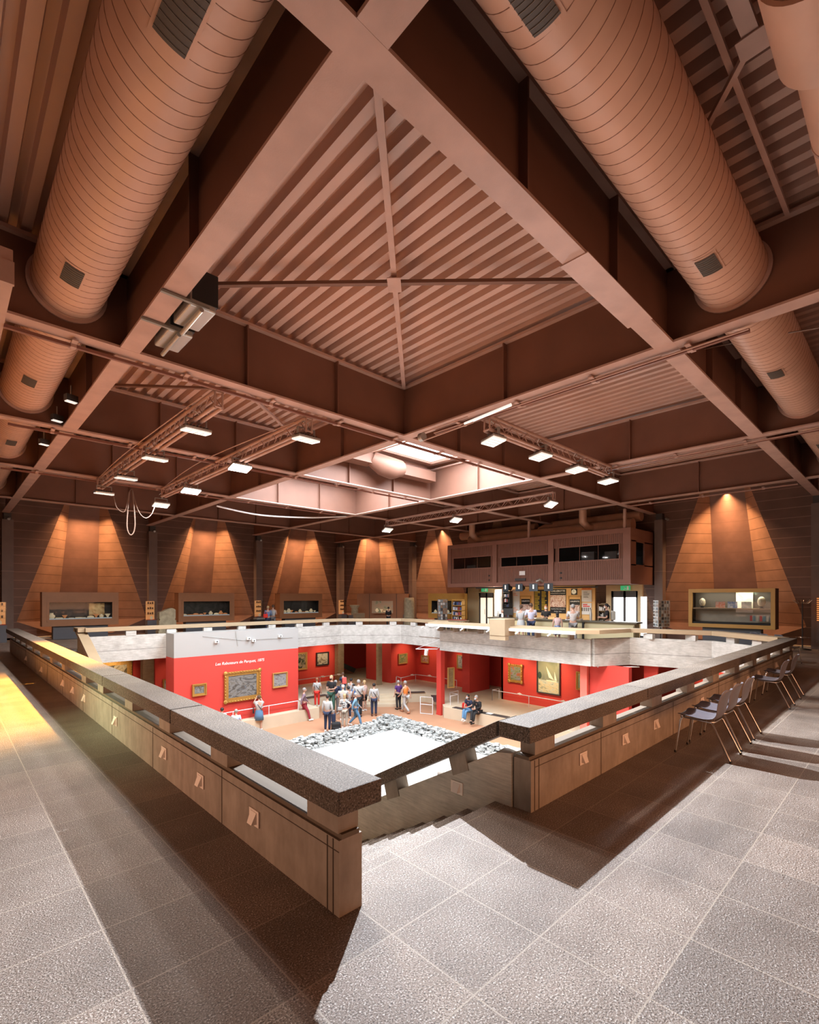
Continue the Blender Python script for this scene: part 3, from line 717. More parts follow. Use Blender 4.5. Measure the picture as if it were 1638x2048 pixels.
# conduit rails below the beams
def rail(lab, p, q, zc=5.50):
    t = thing('track_rail', lab, 'rail', p, 0, 'slim rails clamped below the beams')
    p = Vector(p); q = Vector(q); d = (q-p).normalized(); s = Vector((-d.y, d.x, 0))*.05
    M().bar(p, q, .05, .045).obj('rail_channel', mat('rail_brown', (.20, .085, .06), .4), t, True)
    M().tube([p+s+Vector((0, 0, .0)), q+s], .013, 6).obj('conduit', M_PAINT, t, True)
    n = max(2, int((q-p).length/1.45))
    for k in range(n):
        c = p.lerp(q, (k+.5)/n); m = M(); m.bar(c-Vector((-d.y, d.x, 0))*.16, c+Vector((-d.y, d.x, 0))*.16, .07, .02); 
        m.v = [(x, y, z+.03) for x, y, z in m.v]; m.cbox(c.x, c.y, c.z+.0, .07, .07, .05)
        m.obj('clamp', M_PAINT, t, True)
e = BW
rail('rail under the first cross beam from the left edge to the roof light', (.6, RV[1]+e, 5.49), (12.9, RV[1]+e, 5.49))
rail('rail under the second cross beam on the left', (1.0, RV[2]+e, 5.49), (13.0, RV[2]+e, 5.49))
rail('rail under the third cross beam on the left', (1.2, RV[3]+e, 5.49), (12.5, RV[3]+e, 5.49))
rail('rail under the beam across the middle from the right duct', (LU[1]+e, 1.6, 5.49), (LU[1]+e, 7.4, 5.49))
rail('rail under the second far beam on the right side', (LU[2]+e, .6, 5.49), (LU[2]+e, 6.6, 5.49))
rail('rail under the last beam in front of the right wall niche', (LU[3]+e, 2.7, 5.45), (LU[3]+e, 8.0, 5.45))

# ---- lighting trusses and LED floods
def floodlight(lab, loc, rz, on, tilt=0):
    t = thing('led_floodlight', lab, 'floodlight', loc, rz, 'LED floodlights hung from the lighting trusses')
    R = Matrix.Rotation(tilt, 4, 'X')
    def T(m): m.v = [tuple(R@Vector(v)) for v in m.v]; return m
    T(M().box(-.25, .25, -.16, .16, .0, .05)).obj('housing', M_GREY, t, bevel=.012)
    fins = M()
    for k in range(7): fins.box(-.2+k*.062, -.185+k*.062, -.12, .12, .05, .085)
    T(fins).obj('cooling_fins', M_DARK, t)
    T(M().box(-.24, .24, -.15, .15, -.03, 0)).obj('lens_panel', M_LENSON if on else M_LENS, t)
    ln = M()
    for x in (-.12, 0, .12): ln.box(x-.004, x+.004, -.15, .15, -.034, -.03)
    T(ln).obj('lens_dividers', M_GREY, t)
    b = M(); b.box(-.2, -.185, -.03, .03, .03, .22).box(.185, .2, -.03, .03, .03, .22).box(-.2, .2, -.03, .03, .21, .225); b.obj('yoke_bracket', M_GREY, t)
    M().tube([(.02, 0, .22), (.08, .03, .33), (.0, .05, .4), (-.05, .02, .34)], .01, 5).obj('cable', M_WHITE, t)
    return t
def truss(lab, a, b, w=.13, h=.26):
    a = Vector(a); b = Vector(b); d = (b-a).normalized(); s = Vector((-d.y, d.x, 0))*w/2; up = Vector((0, 0, h))
    t = thing('lighting_truss', lab, 'truss', a, 0, 'brown lighting trusses over the void')
    for nm, off in (('upper_chord', s+up), ('upper_chord', -s+up), ('lower_chord', s), ('lower_chord', -s)):
        M().tube([a+off, b+off], .036, 6).obj(nm, M_PAINT, t, True)
    L = (b-a).length; n = int(L/.55); z = M()
    for k in range(n):
        p = a+d*(k*L/n); q = a+d*((k+1)*L/n); mid = a+d*((k+.5)*L/n)
        for sg in (1, -1):
            z.tube([p+s*sg, mid+s*sg+up], .01, 4, False); z.tube([mid+s*sg+up, q+s*sg], .01, 4, False)
        z.tube([p+s+up, q-s+up], .009, 4, False)
    z.obj('lattice', M_PAINT, t, True)
    for p in (a, b):
        m = M(); m.tube([p+s, p+s+up], .02, 6); m.tube([p-s, p-s+up], .02, 6); m.tube([p+s, p-s], .02, 6); m.tube([p+s+up, p-s+up], .02, 6); m.obj('end_frame', M_PAINT, t, True)
    return t
truss('left lighting truss with four flat floodlights', (3.55, 8.6, 5.26), (3.55, 17.6, 5.26))
truss('second lighting truss carrying the two bright floodlights', (5.4, 8.6, 5.26), (5.4, 17.6, 5.26))
truss('lighting truss right of the roof light with four floodlights in a row', (7.95, 6.05, 5.26), (13.5, 6.05, 5.26))
truss('far lighting truss in front of the upper booth', (15.35, 8.8, 5.26), (15.35, 17.6, 5.26))
LAMPS = [('A', 392, 862), ('A', 310, 918), ('A', 252, 957), ('A', 208, 987), ('B', 612, 878), ('B', 480, 935), ('B', 382, 982), ('B', 322, 1010), ('C', 987, 882), ('C', 1081, 913), ('C', 1153, 939), ('C', 1216, 962), ('D', 775, 1060), ('D', 912, 1040), ('D', 1102, 1008)]
TN = {'A': 'left truss', 'B': 'second truss', 'C': 'right truss', 'D': 'far truss'}
cnt = {}
K_ROW = {'A': 165, 'B': 170, 'C': 290, 'D': 170}
for n, x, y in LAMPS:
    i = cnt.get(n, 0); cnt[n] = i+1
    if n == 'A': p = pu(x, y, 3.55)
    elif n == 'B': p = pu(x, y, 5.4)
    elif n == 'C': p = pv(x, y, 6.05)
    else: p = pu(x, y, 15.35)
    on = (n == 'B' and i in (1, 2))
    p.z = max(4.95, min(5.12, p.z))
    rz = 0 if n != 'C' else 1.2
    tilt = {'A': .12, 'B': -.25 if i else .1, 'C': .12, 'D': -.5}[n]
    lab = '%s floodlight on the %s counted from the %s' % (ORD[i], TN[n], 'near end' if n != 'D' else 'left') + (', shining brightly' if on else '')
    floodlight(lab, p, rz, on, tilt)
    light('AREA', p-Vector((0, 0, .05)), p-Vector((0, 0, 5)), K_ROW[n]*(1.35 if on else 1), (1, .95, .90), .44, .28, 'floodlight_beam', spread=(2.0 if n == 'C' else 3.14))
# small projectors clipped to the left beam
for i, (x, y, lab) in enumerate(((142, 797, 'nearest'), (114, 836, 'middle'), (88, 884, 'farthest'))):
    p = pu(x, y, 1.8); 
    t = thing('clip_projector', 'small square projector clipped beside the left beam, %s of three' % lab, 'spotlight', p, .3, 'small projectors beside the left beam')
    M().box(-.1, .1, -.06, .06, -.06, .06).obj('housing', M_DARK, t)
    M().box(-.09, .09, -.05, .05, -.075, -.06).obj('lens_panel', M_LENS, t)
    M().tube([(0, 0, .06), (.0, 0, .25)], .012, 6).obj('arm', M_GREY, t)
# twin grey housings beside the left beam
for i, (u, v) in enumerate(((2.35, 7.35), (2.35, 6.55))):
    t = thing('beam_projector', 'grey metal projector strapped beside the left beam, %s of the two' % ('farther' if i == 0 else 'nearer'), 'projector', (u, v, 5.5), 0, 'grey projectors strapped to the left beam')
    M().box(-.13, .2, -.3, .3, .02, .32).obj('housing', M_GREY, t, bevel=.02)
    M().box(-.1, .22, -.31, .28, .10, .5).obj('rear_box', M_BLACK, t)
    M().box(-.47, .10, -.34, -.30, .02, .05).obj('strap', mat('strap_grey', (.22, .22, .2), .5), t)
    M().tube([(.0, -.34, -.02), (.0, .36, -.04)], .03, 8).obj('cross_tube', M_GREY, t)
# disc spotlight with white fluorescent tubes
t = thing('tube_light', 'white tube lamps slung beside the middle beam', 'light fitting', (7.6, 6.6, 5.3))
M().tube([(7.55, 6.3, 5.35), (7.55, 5.2, 5.42)], .03, 8).obj('fluorescent_tube', M_LENS, t, True)
M().tube([(7.3, 7.2, 5.25), (7.3, 7.3, 5.25)], .09, 16).obj('reflector_disc', M_GREY, t, True)
M().tube([(7.3, 7.25, 5.34), (7.4, 6.1, 5.4)], .012, 6).obj('hanger_rod', M_PAINT, t, True)
M().tube([(7.3, 7.25, 5.17), (7.45, 6.0, 5.28)], .014, 6).obj('hanger_rod', M_PAINT, t, True)
KEY = light('SPOT', (6.9, 6.4, 5.3), (4.5, 0.8, 0), 8500, (.84, .91, 1.0), .04, None, 'key_spot', cone=1.75, blend=.6)  # added spot with no fitting, gives the floor shadow edges
WARM = light('SPOT', (4.1, 13.0, 5.1), (.9, 12.2, 0), 25000, (1, .44, .06), .06, None, 'warm_spot', cone=1.25, blend=.8)  # added amber spot with no fitting, tints the floor at left
light('SPOT', (3.95, 8.6, 5.0), (.6, 4.0, 0), 900, (1, .84, .72), .05, None, 'left_spot', cone=1.9, blend=.7)  # added spot strengthening the shadow bands by the left parapet
# hanging cables
def cable(lab, pts, r=.012, m=None, sag=None, name='hanging_cable'):
    P = [Vector(p) for p in pts]; out = []
    n = 10
    for i in range(len(P)-1):
        p0 = P[max(i-1, 0)]; p1 = P[i]; p2 = P[i+1]; p3 = P[min(i+2, len(P)-1)]
        for k in range(n):
            t_ = k/n; out.append(.5*((2*p1)+(p2-p0)*t_+(2*p0-5*p1+4*p2-p3)*t_*t_+(3*p1-p0-3*p2+p3)*t_**3))
    out.append(P[-1])
    return tag(M().tube(out, r, 5).obj(name, m or M_GREY), lab, 'cable', 'cables hanging under the beams')
CV = 18.0
mcb = mat('cable_beige', (.20, .13, .10), .5)
cable('tall closed loop of cable hanging between the two left trusses', [pv(x, y, CV) for x, y in ((259, 983), (254, 1050), (262, 1070), (270, 1050), (265, 982))], .018, mcb)
cable('slack cable drooping left of the tall loop', [pv(x, y, CV) for x, y in ((226, 985), (234, 1015), (250, 1022), (258, 985), (264, 978))], .014, mcb)
cable('slack cable drooping right of the tall loop', [pv(x, y, CV) for x, y in ((264, 978), (276, 1020), (290, 1036), (303, 1028), (312, 1005))], .014, mcb)
cable('thick white cable sagging below the far roof light', [pv(x, y, 18.2) for x, y in ((433, 1012), (520, 1030), (620, 1035), (702, 1032))], .035, M_WHITE)
cable('thin wires strung across the right beams', [pu(x, y, 9.5) for x, y in ((1210, 752), (1400, 700), (1640, 655))], .012, mcb)
cable('stay wire above the left truss', [(3.4, 9.0, 5.52), (3.2, 13.3, 5.35), (3.45, 17.3, 5.5)], .012, M_PAINT)
cable('stay wire above the second truss', [(5.3, 9.0, 5.53), (5.0, 13.3, 5.5), (5.3, 17.3, 5.5)], .012, M_PAINT)
cable('stay wire above the far truss', [(15.2, 9.5, 5.5), (15.1, 13.3, 5.52), (15.2, 17.0, 5.5)], .012, M_PAINT)
# ================================================================ SHOWCASES
PICT = {}
def showcase(lab, loc, rz, w=3.0, z0=.58, z1=2.1, iz0=.88, iz1=1.65, inset=.26, m=None, back=None, group='large wall showcases'):
    """local: front faces -Y"""
    m = m or M_CASE; D = .55
    t = thing('showcase', lab, 'showcase', loc, rz, group); h = w/2; a = h-inset
    f = M(); f.box(-h, h, -.04, .0, z0, iz0).box(-h, h, -.04, 0, iz1, z1).box(-h, -a, -.04, 0, iz0, iz1).box(a, h, -.04, 0, iz0, iz1)
    f.obj('front_frame', m, t)
    r = M(); r.box(-a-.1, a+.1, -.05, -.04, iz0-.1, iz0-.07).box(-a-.1, a+.1, -.05, -.04, iz1+.07, iz1+.1).box(-a-.1, -a-.07, -.05, -.04, iz0-.1, iz1+.1).box(a+.07, a+.1, -.05, -.04, iz0-.1, iz1+.1); r.obj('frame_moulding', m, t)
    c = M(); c.box(-h, h, D-.02, D, z0, z1).box(-h, -h+.02, 0, D, z0, z1).box(h-.02, h, 0, D, z0, z1).box(-h, h, 0, D, z1-.02, z1).box(-h, h, 0, D, z0, z0+.02); c.obj('casing', m, t)
    i = M(); i.box(-a-.1, a+.1, .0, D-.05, iz0-.02, iz0).box(-a-.1, a+.1, 0, D-.05, iz1, iz1+.02).box(-a-.12, -a-.1, 0, D-.05, iz0, iz1).box(a+.1, a+.12, 0, D-.05, iz0, iz1); i.obj('display_box', M_CASEI, t)
    M().box(-a-.1, a+.1, D-.08, D-.05, iz0, iz1).obj('back_picture', back or M_CASEI, t)
    M().box(-a, a, -.012, -.006, iz0, iz1).obj('glass_pane', M_GLASS, t)
    M().box(-a, a, .02, .07, iz0, iz0+.05).obj('label_rail', mat('case_rail', (.5, .58, .6), .3, emit=(.7, .85, .9), estr=.25), t)
    M().box(-h*.72, h*.72, .1, D-.05, 0, z0).obj('plinth', M_PLINTH, t)
    R = Matrix.Rotation(rz, 4, 'Z'); L = Vector(loc)+R@Vector((0, .12, iz1-.03)); 
    l = light('AREA', L, L-Vector((0, 0, 1)), 3, (1, .86, .68), w*.7, .1, 'case_lamp'); l.rotation_euler = (0, 0, rz)
    return t
def pot(nm, lab, loc, kind, s, m, group):
    b = M()
    if kind == 0: b.lathe([(.02, 0), (.09, .01), (.12, .06), (.11, .07), (.02, .03)], 12)
    elif kind == 1: b.lathe([(.04, 0), (.10, .08), (.11, .14), (.05, .2), (.06, .24)], 12)
    elif kind == 2: b.lathe([(.05, 0), (.03, .05), (.05, .1), (.1, .17), (.09, .18)], 12)
    else: b.ball((0, 0, .06), .13, .08, .06)
    b.v = [(x*s, y*s, z*s) for x, y, z in b.v]
    o = b.obj(nm, m); o.location = loc; tag(o, lab, 'pottery', group); return o
M_POTW = mat('pale_pottery', (.75, .62, .42), .6, emit=(.8, .65, .4), estr=.3); M_POTR = mat('red_pottery', (.62, .24, .1), .5, emit=(.7, .3, .1), estr=.3)  # clay given its own glow in place of case lighting
M_POTG = mat('glass_pottery', (.35, .5, .4), .2)
B1 = picture('case_backdrop_portrait', [(.010, .008, .007), (.02, .014, .012), (.075, .05, .04), (.02, .014, .012)], 1.3, 2.2, 3)
B2 = picture('case_backdrop_relief', [(.006, .006, .006), (.006, .007, .006), (.03, .03, .028), (.004, .010, .005)], 1.6, 2.5, 5)
B3 = picture('case_backdrop_grey', [(.005, .005, .005), (.028, .028, .03), (.005, .005, .006)], 1.8, 2.5, 8)
B4 = picture('case_backdrop_map', [(.25, .35, .2), (.55, .5, .36), (.6, .45, .3), (.5, .5, .42)], 2.0, 1.0, 9)
SC = [((4.66, 26.6, 0), 0, 'first showcase from the left, with a portrait backdrop and sepia picture', B1, M_CASE, 2.95),
      ((10.36, 26.6, 0), 0, 'second showcase from the left, dark with a relief backdrop and red pottery', B2, M_CASE, 2.98),
      ((16.16, 26.6, 0), 0, 'third showcase from the left, dark with pale pots under the third niche', B3, M_CASE, 3.0),
      ((22.0, 19.8, 0), -PI/2, 'ochre showcase beside the postcard racks with a dark backdrop', B2, M_CASEY, 2.95)]
random.seed(3)
for si, (loc, rz, lab, bk, m_, w_) in enumerate(SC):
    showcase(lab, loc, rz, w_, back=bk, m=m_)
    R = Matrix.Rotation(rz, 4, 'Z'); nm = ['first', 'second', 'third', 'ochre'][si]
    n = [10, 9, 9, 9][si]
    for k in range(n):
        x = -1.08+2.15*k/(n-1)+random.uniform(-.04, .04); y = .2+random.uniform(-.04, .06); kd = random.choice([0, 0, 1, 2, 3]); s = random.uniform(.8, 1.25)
        p = Vector(loc)+R@Vector((x, y, .88)); mm = random.choice([M_POTW, M_POTW, M_POTR] if si != 1 else [M_POTR, M_POTR, M_POTG, M_POTW])
        hue = {M_POTW.name: 'pale', M_POTR.name: 'reddish', M_POTG.name: 'greenish'}[mm.name]
        shp = ['shallow bowl', 'round jar', 'footed cup', 'rounded fragment'][kd]
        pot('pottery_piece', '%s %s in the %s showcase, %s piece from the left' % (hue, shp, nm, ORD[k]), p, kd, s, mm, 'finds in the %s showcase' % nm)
# sepia picture panel inside the first case
o = M().box(.35, .98, .38, .41, 1.02, 1.6).obj('picture_panel', picture('sepia_print', [(.30, .17, .06), (.62, .44, .2), (.75, .58, .3)], 4, 1.5, 2)); o.location = (4.66, 26.6, 0)
tag(o, 'small lit sepia print standing inside the first showcase', 'picture')
o = M().ball((0, 0, 0), .16, .08, .2).obj('oval_relief', M_POTW); o.location = (22.3, 20.35, 1.3); tag(o, 'pale oval stone relief hanging in the ochre showcase', 'sculpture')
# corner cabinets under the corner niche
t = thing('corner_showcase', 'brown corner cabinet with a lit map window under the corner niche', 'showcase', (21.4, 25.0, 0), -.9)
M().box(-1.75, 1.75, 0, .6, .0, 2.1).obj('casing', M_CASE, t)
M().box(-.72, .72, -.03, 0, .8, 1.62).obj('display_window', B4, t)
fr = M(); fr.box(-.8, .8, -.05, -.02, .72, .8).box(-.8, .8, -.05, -.02, 1.62, 1.7).box(-.8, -.72, -.05, -.02, .8, 1.62).box(.72, .8, -.05, -.02, .8, 1.62); fr.obj('window_frame', M_CASE, t)
M().box(-.9, -.88, -.02, 0, 0, 2.1).box(.95, .97, -.02, 0, 0, 2.1).obj('door_joint', M_BLACK, t)
for k, x in enumerate((-.35, -.05, .2, .42)):
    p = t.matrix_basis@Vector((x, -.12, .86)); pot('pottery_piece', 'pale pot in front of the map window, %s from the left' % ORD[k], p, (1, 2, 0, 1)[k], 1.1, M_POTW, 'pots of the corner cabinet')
M().box(-.55, .6, -.25, -.03, .76, .8).obj('window_shelf', M_CASE, t)
# showcase at right (glass front, ochre frame)
def rightcase():
    t = thing('showcase', 'large ochre framed glass showcase at the right below the lit niche', 'showcase', (21.5, 5.0, 0), -PI/2, 'large wall showcases')
    h = 1.4
    m = M(); m.box(-h, h, -.05, .02, .72, .86).box(-h, h, -.05, .02, 2.06, 2.2).box(-h, -h+.13, -.05, .02, .86, 2.06).box(h-.13, h, -.05, .02, .86, 2.06); m.obj('front_frame', M_CASEY, t)
    m = M(); m.box(-h, h, .55, .58, .72, 2.2).box(-h, h, .02, .55, .72, .76).box(-h, h, .02, .55, 2.17, 2.2).box(h-.02, h, .02, .55, .76, 2.17).box(-h, -h+.02, .02, .55, .76, 2.17); m.obj('casing', mat('case_side_dark', (.05, .03, .025), .5), t)
    M().box(-h+.1, h-.1, .5, .52, .86, 2.1).obj('back_panel', mat('case_back_grey', (.09, .085, .08), .5), t)
    M().box(-h+.12, h-.12, .02, .5, 1.42, 1.47).obj('shelf', M_BEIGE, t)
    M().box(-h+.12, h-.12, .02, .5, .86, .93).obj('base_board', M_BLACK, t)
    M().box(-h+.12, h-.12, .44, .5, .93, 1.40).obj('pale_lower_panel', mat('case_lower_panel', (.55, .52, .42), .5, noise=.15, nscale=3), t)
    M().box(-h+.13, h-.13, -.02, -.012, .86, 2.06).obj('glass_pane', M_GLASS, t)
    M().box(-.95, .95, .12, .5, 0, .72).obj('plinth', M_PLINTH, t)
    l = light('AREA', (21.7, 5, 2.1), (21.7, 5, 0), 24, (1, .85, .6), .1, 2.2, 'case_lamp')
rightcase()
def head(lab, loc, s):
    t = thing('marble_bust', lab, 'sculpture', loc, -PI/2, 'stone heads in the right showcase')
    M().ball((0, 0, .17*s), .09*s, .1*s, .13*s, 12, 9).ball((0, -.1*s, .16*s), .018*s, .02*s, .035*s, 6, 4).obj('carved_head', mat('marble_head', (.62, .58, .46), .6, noise=.2, nscale=20), t)
    M().lathe([(.05*s, 0), (.045*s, .06*s)], 10).obj('neck_mount', M_BLACK, t)
head('pale carved stone head at the left of the showcase shelf', (21.72, 5.98, 1.47), 1.25)
head('pale carved stone head at the right of the showcase shelf', (21.72, 4.05, 1.47), 1.45)
for k, (v, cols, lab) in enumerate(((5.35, [(.8, .2, .1), (.8, .7, .6)], 'red and white'), (4.95, [(.08, .2, .55), (.8, .85, .9)], 'blue and white'), (4.5, [(.2, .35, .3), (.8, .8, .8)], 'grey green'))):
    o = M().box(-.16, .16, 0, .012, 0, .24).obj('postcard', picture('card_print_%d' % k, cols, 9, 1, k)); o.location = (21.65, v, 1.47); o.rotation_euler = (0, 0, -PI/2)
    tag(o, '%s picture card propped on the shelf of the right showcase' % lab, 'card', 'cards on the right showcase shelf')
o = M().box(-.27, .27, 0, .01, 0, .78).obj('lit_poster', picture('bright_reflection', [(.55, .7, .5), (.85, .9, .88), (.95, .95, .95)], 3, 1, 6)); o.location = (21.9, 4.62, 1.3); o.rotation_euler = (0, 0, -PI/2); tag(o, 'bright pale panel standing inside the right showcase', 'poster')  # reflection in the case glass drawn as a pale panel
for k in range(6):
    o = M().box(-.035, .035, 0, .012, 0, .2).obj('leaflet', mat('leaflet_%d' % (k % 3), ((.7, .1, .08), (.2, .35, .4), (.75, .7, .55))[k % 3], .6)); o.location = (21.6, 4.35-k*.1, 1.0); o.rotation_euler = (0, 0, -PI/2)
    tag(o, 'leaflet at lower right of the glass showcase, %s from the left' % ORD[k], 'leaflet', 'leaflets in the right showcase')
# column vitrines
def vitrine(lab, loc, rz, h0=.72):
    t = thing('column_vitrine', lab, 'display case', loc, rz, 'small lit vitrines on plinths')
    M().box(-.22, .22, -.2, .2, 0, h0).obj('plinth', M_PLINTH, t)
    M().box(-.2, .2, .14, .16, h0, h0+.95).obj('lit_back', mat('lit_back', (.7, .35, .15), .6, emit=(1, .45, .16), estr=.45), t)
    M().box(-.2, .2, -.18, .16, h0, h0+.03).obj('red_tray', mat('red_tray', (.55, .08, .05), .5), t)
    for z in (.28, .55, .78): 
        M().box(-.19, .19, -.12, .13, h0+z, h0+z+.012).obj('glass_shelf', M_GLASS, t)
    s = M()
    for k in range(9): s.box(-.15+.1*(k % 3), -.09+.1*(k % 3), .0, .05, h0+.29+.26*(k//3), h0+.40+.26*(k//3)-.02*(k % 2))
    s.obj('mounted_finds', mat('find_brown', (.25, .12, .06), .5), t)
    M().lathe([(.06, .03), (.07, .12), (.03, .2)], 10, (0, -.05, h0)).obj('small_jug', M_POTW, t)
    g = M(); g.box(-.2, .2, -.19, -.185, h0, h0+.95).box(-.2, -.195, -.185, .14, h0, h0+.95).box(.195, .2, -.185, .14, h0, h0+.95); g.obj('glass_box', M_GLASS, t)
vitrine('small lit vitrine cut by the left frame edge', (1.75, 26.4, 0), 0)
vitrine('small lit vitrine on a dark plinth in front of the second wall column', (7.66, 26.9, 0), 0)
vitrine('small lit vitrine in front of the third wall column', (13.5, 26.9, 0), 0)
vitrine('small lit vitrine left of the corner niche', (19.5, 26.9, 0), 0)
vitrine('small lit vitrine right of the corner niche', (22.5, 23.8, 0), -.8)
# stones on display
t = thing('carved_stele', 'pale carved stele standing on the gallery between the first two showcases', 'sculpture', (7.8, 25.0, 0))
M().box(-.42, .42, -.22, .22, 0, .30).obj('base_block', M_POTWS := mat('sandstone', (.42, .36, .24), .85, noise=.25, nscale=7, bump=.4, bscale=20), t)
M().box(-.38, .38, -.2, .2, .30, .78).box(-.34, .34, -.18, .18, .78, .86).obj('shaft_block', M_POTWS, t)
M().prism([(-.36, 0), (.36, 0), (.36, .42), (.22, .5), (.0, .44), (-.2, .34), (-.36, .3)], -.17, .17).obj('broken_top', M_POTWS, t).matrix_basis = Matrix.Translation((0, 0, .86))@Matrix.Rotation(PI/2, 4, 'X')
t = thing('capital_fragment', 'pale stone capital fragment on a small plinth left of the corner cabinet', 'sculpture', (19.3, 25.3, 0))
M().box(-.3, .3, -.25, .25, 0, .72).obj('plinth', M_PLINTH, t); M().lathe([(.2, .72), (.24, .8), (.22, 1.15), (.33, 1.3), (.33, 1.36)], 14).obj('carved_fragment', M_POTWS, t); M().box(-.35, .35, -.6, -.3, .55, .85).obj('label_block', M_BEIGE, t)
t = thing('stone_milestone', 'pale cylindrical stone milestone with inscription lines right of the corner', 'sculpture', (21.3, 22.3, 0))
M().lathe([(.33, 0), (.34, .05), (.33, 1.5), (.30, 1.82), (.27, 1.84)], 24).obj('stone_shaft', M_POTWS, t)
ln = M()
for k in range(7): ln.tube([(-.33*math.cos(a)-.0, -.332*math.sin(a), 1.65-k*.13) for a in (.7, .85, 1.0, 1.2, 1.4)], .006, 4)
ln.obj('inscription_lines', mat('inscription', (.2, .15, .1), .8), t)
t = thing('glass_table_case', 'low glass table case between the second and third showcases', 'display case', (13.2, 26.0, 0))
M().box(-.55, .55, -.3, .3, 0, .62).obj('plinth', M_CASEI, t); M().box(-.5, .5, -.28, .28, .62, .9).obj('glass_box', M_GLASS, t); M().box(-.4, .4, -.2, .2, .62, .68).obj('find_tray', M_STONE, t)

M_BOOTH = mat('booth_paint', (.25, .115, .082), .5, noise=.1, nscale=2)
# ================================================================ UPPER BOOTH (u 20.5.., v 8.25..18.3)
t = thing('upper_booth', 'ribbed brown upper booth with three dark windows hanging over the shop', 'booth', (20.5, 13.2, 2.4))
bu = 20.5; v0, v1 = 8.25, 18.3; z0, z1 = 2.42, 4.75
wins = [(8.75, 11.5, 3.5, 4.12), (12.05, 14.7, 3.42, 3.86), (15.35, 17.9, 3.42, 4.0)]
M().box(bu+.05, 23.1, v0+.05, v1-.05, z0+.02, z0+.1).box(bu+.05, 23.1, v0+.05, v1, z1-.08, z1).box(22.9, 23.1, v0, v1, z0, z1).box(bu, 23.1, v1-.08, v1, z0, z1).box(bu, 23.1, v0, v0+.06, z0, 3.25).box(bu, 23.1, v0, v0+.06, 4.2, z1).box(bu, 21.0, v0, v0+.06, 3.2, 4.25).box(21.9, 23.1, v0, v0+.06, 3.2, 4.25).obj('booth_body', M_BOOTH, t, True)
M().box(bu-.06, bu, v0, v1, z0, z0+.2).box(bu-.06, bu, v0, v1, z1-.2, z1).box(bu-.07, bu, v0, v0+.3, z0+.2, z1-.2).box(bu-.06, bu, v1-.25, v1, z0+.2, z1-.2).box(bu-.07, bu, 11.75, 12.0, z0+.2, z1-.2).box(bu-.07, bu, 14.95, 15.2, z0+.2, z1-.2).obj('front_frame', M_BOOTH, t, True)
ribs = M(); back = M()
for (a, b, c, d) in wins:
    for (za, zb) in ((z0+.2, c), (d, z1-.2)):
        back.box(bu+.01, bu+.03, a-.35, b+.35, za, zb)
        v = a-.2
        while v < b+.2:
            ribs.box(bu-.012, bu+.01, v, v+.045, za, zb); v += .085
    back.box(bu+.01, bu+.03, a-.35, a, c, d).box(bu+.01, bu+.03, b, b+.35, c, d)
back.obj('panel_backing', M_PAINT_SHADE, t, True); ribs.obj('ribbed_panels', M_BOOTH, t, True)
for (a, b, c, d) in wins:
    f = M(); f.box(bu-.02, bu+.04, a-.04, b+.04, c-.05, c).box(bu-.02, bu+.04, a-.04, b+.04, d, d+.05).box(bu-.02, bu+.04, a-.04, a, c, d).box(bu-.02, bu+.04, b, b+.04, c, d).box(bu+.01, bu+.03, a+.9, a+.912, c, d).box(bu+.01, bu+.03, a+1.75, a+1.762, c, d)
    fo = f.obj('booth_window', M_BOOTH, t, True)
    g = M().box(bu+.015, bu+.02, a, b, c, d).obj('glass_pane', M_GLASS, fo); 
    g.matrix_parent_inverse = Matrix.Identity(4); g.location = -Vector(t.location)
M().box(bu+.4, 22.8, v0+.2, v1-.2, 2.6, 2.62).box(22.7, 22.75, v0+.1, v1-.1, 2.6, 4.6).obj('booth_interior', M_CASEI, t, True)
M().box(bu+.3, bu+.8, 16.6, 17.2, 3.4, 3.6).box(bu+.3, bu+.7, 9.0, 9.5, 3.5, 3.85).box(bu+.35, bu+.5, 10.0, 10.6, 3.5, 3.9).obj('desk_equipment', M_DARK, t, True)
M().box(bu-.03, bu+.0, 15.42, 15.5, 2.95, 3.02).box(bu-.03, bu, 15.42, 15.5, 2.72, 2.79).box(bu-.03, bu, 11.35, 11.45, 2.95, 3.02).box(bu-.03, bu, 11.35, 11.45, 2.72, 2.79).obj('wall_sockets', M_BLACK, t, True)
M().box(bu-.03, bu-.005, 13.3, 13.62, 2.95, 3.15).obj('white_notice', M_WHITE, t, True)
M().box(bu-.08, bu-.01, 13.25, 13.85, 2.68, 2.80).obj('speaker_bar', M_DARK, t, True)
M().tube([(bu-.05, 12.3, 2.6), (bu-.25, 12.35, 2.7), (bu-.3, 12.5, 2.62)], .06, 8).obj('camera_head', M_GREY, t, True)
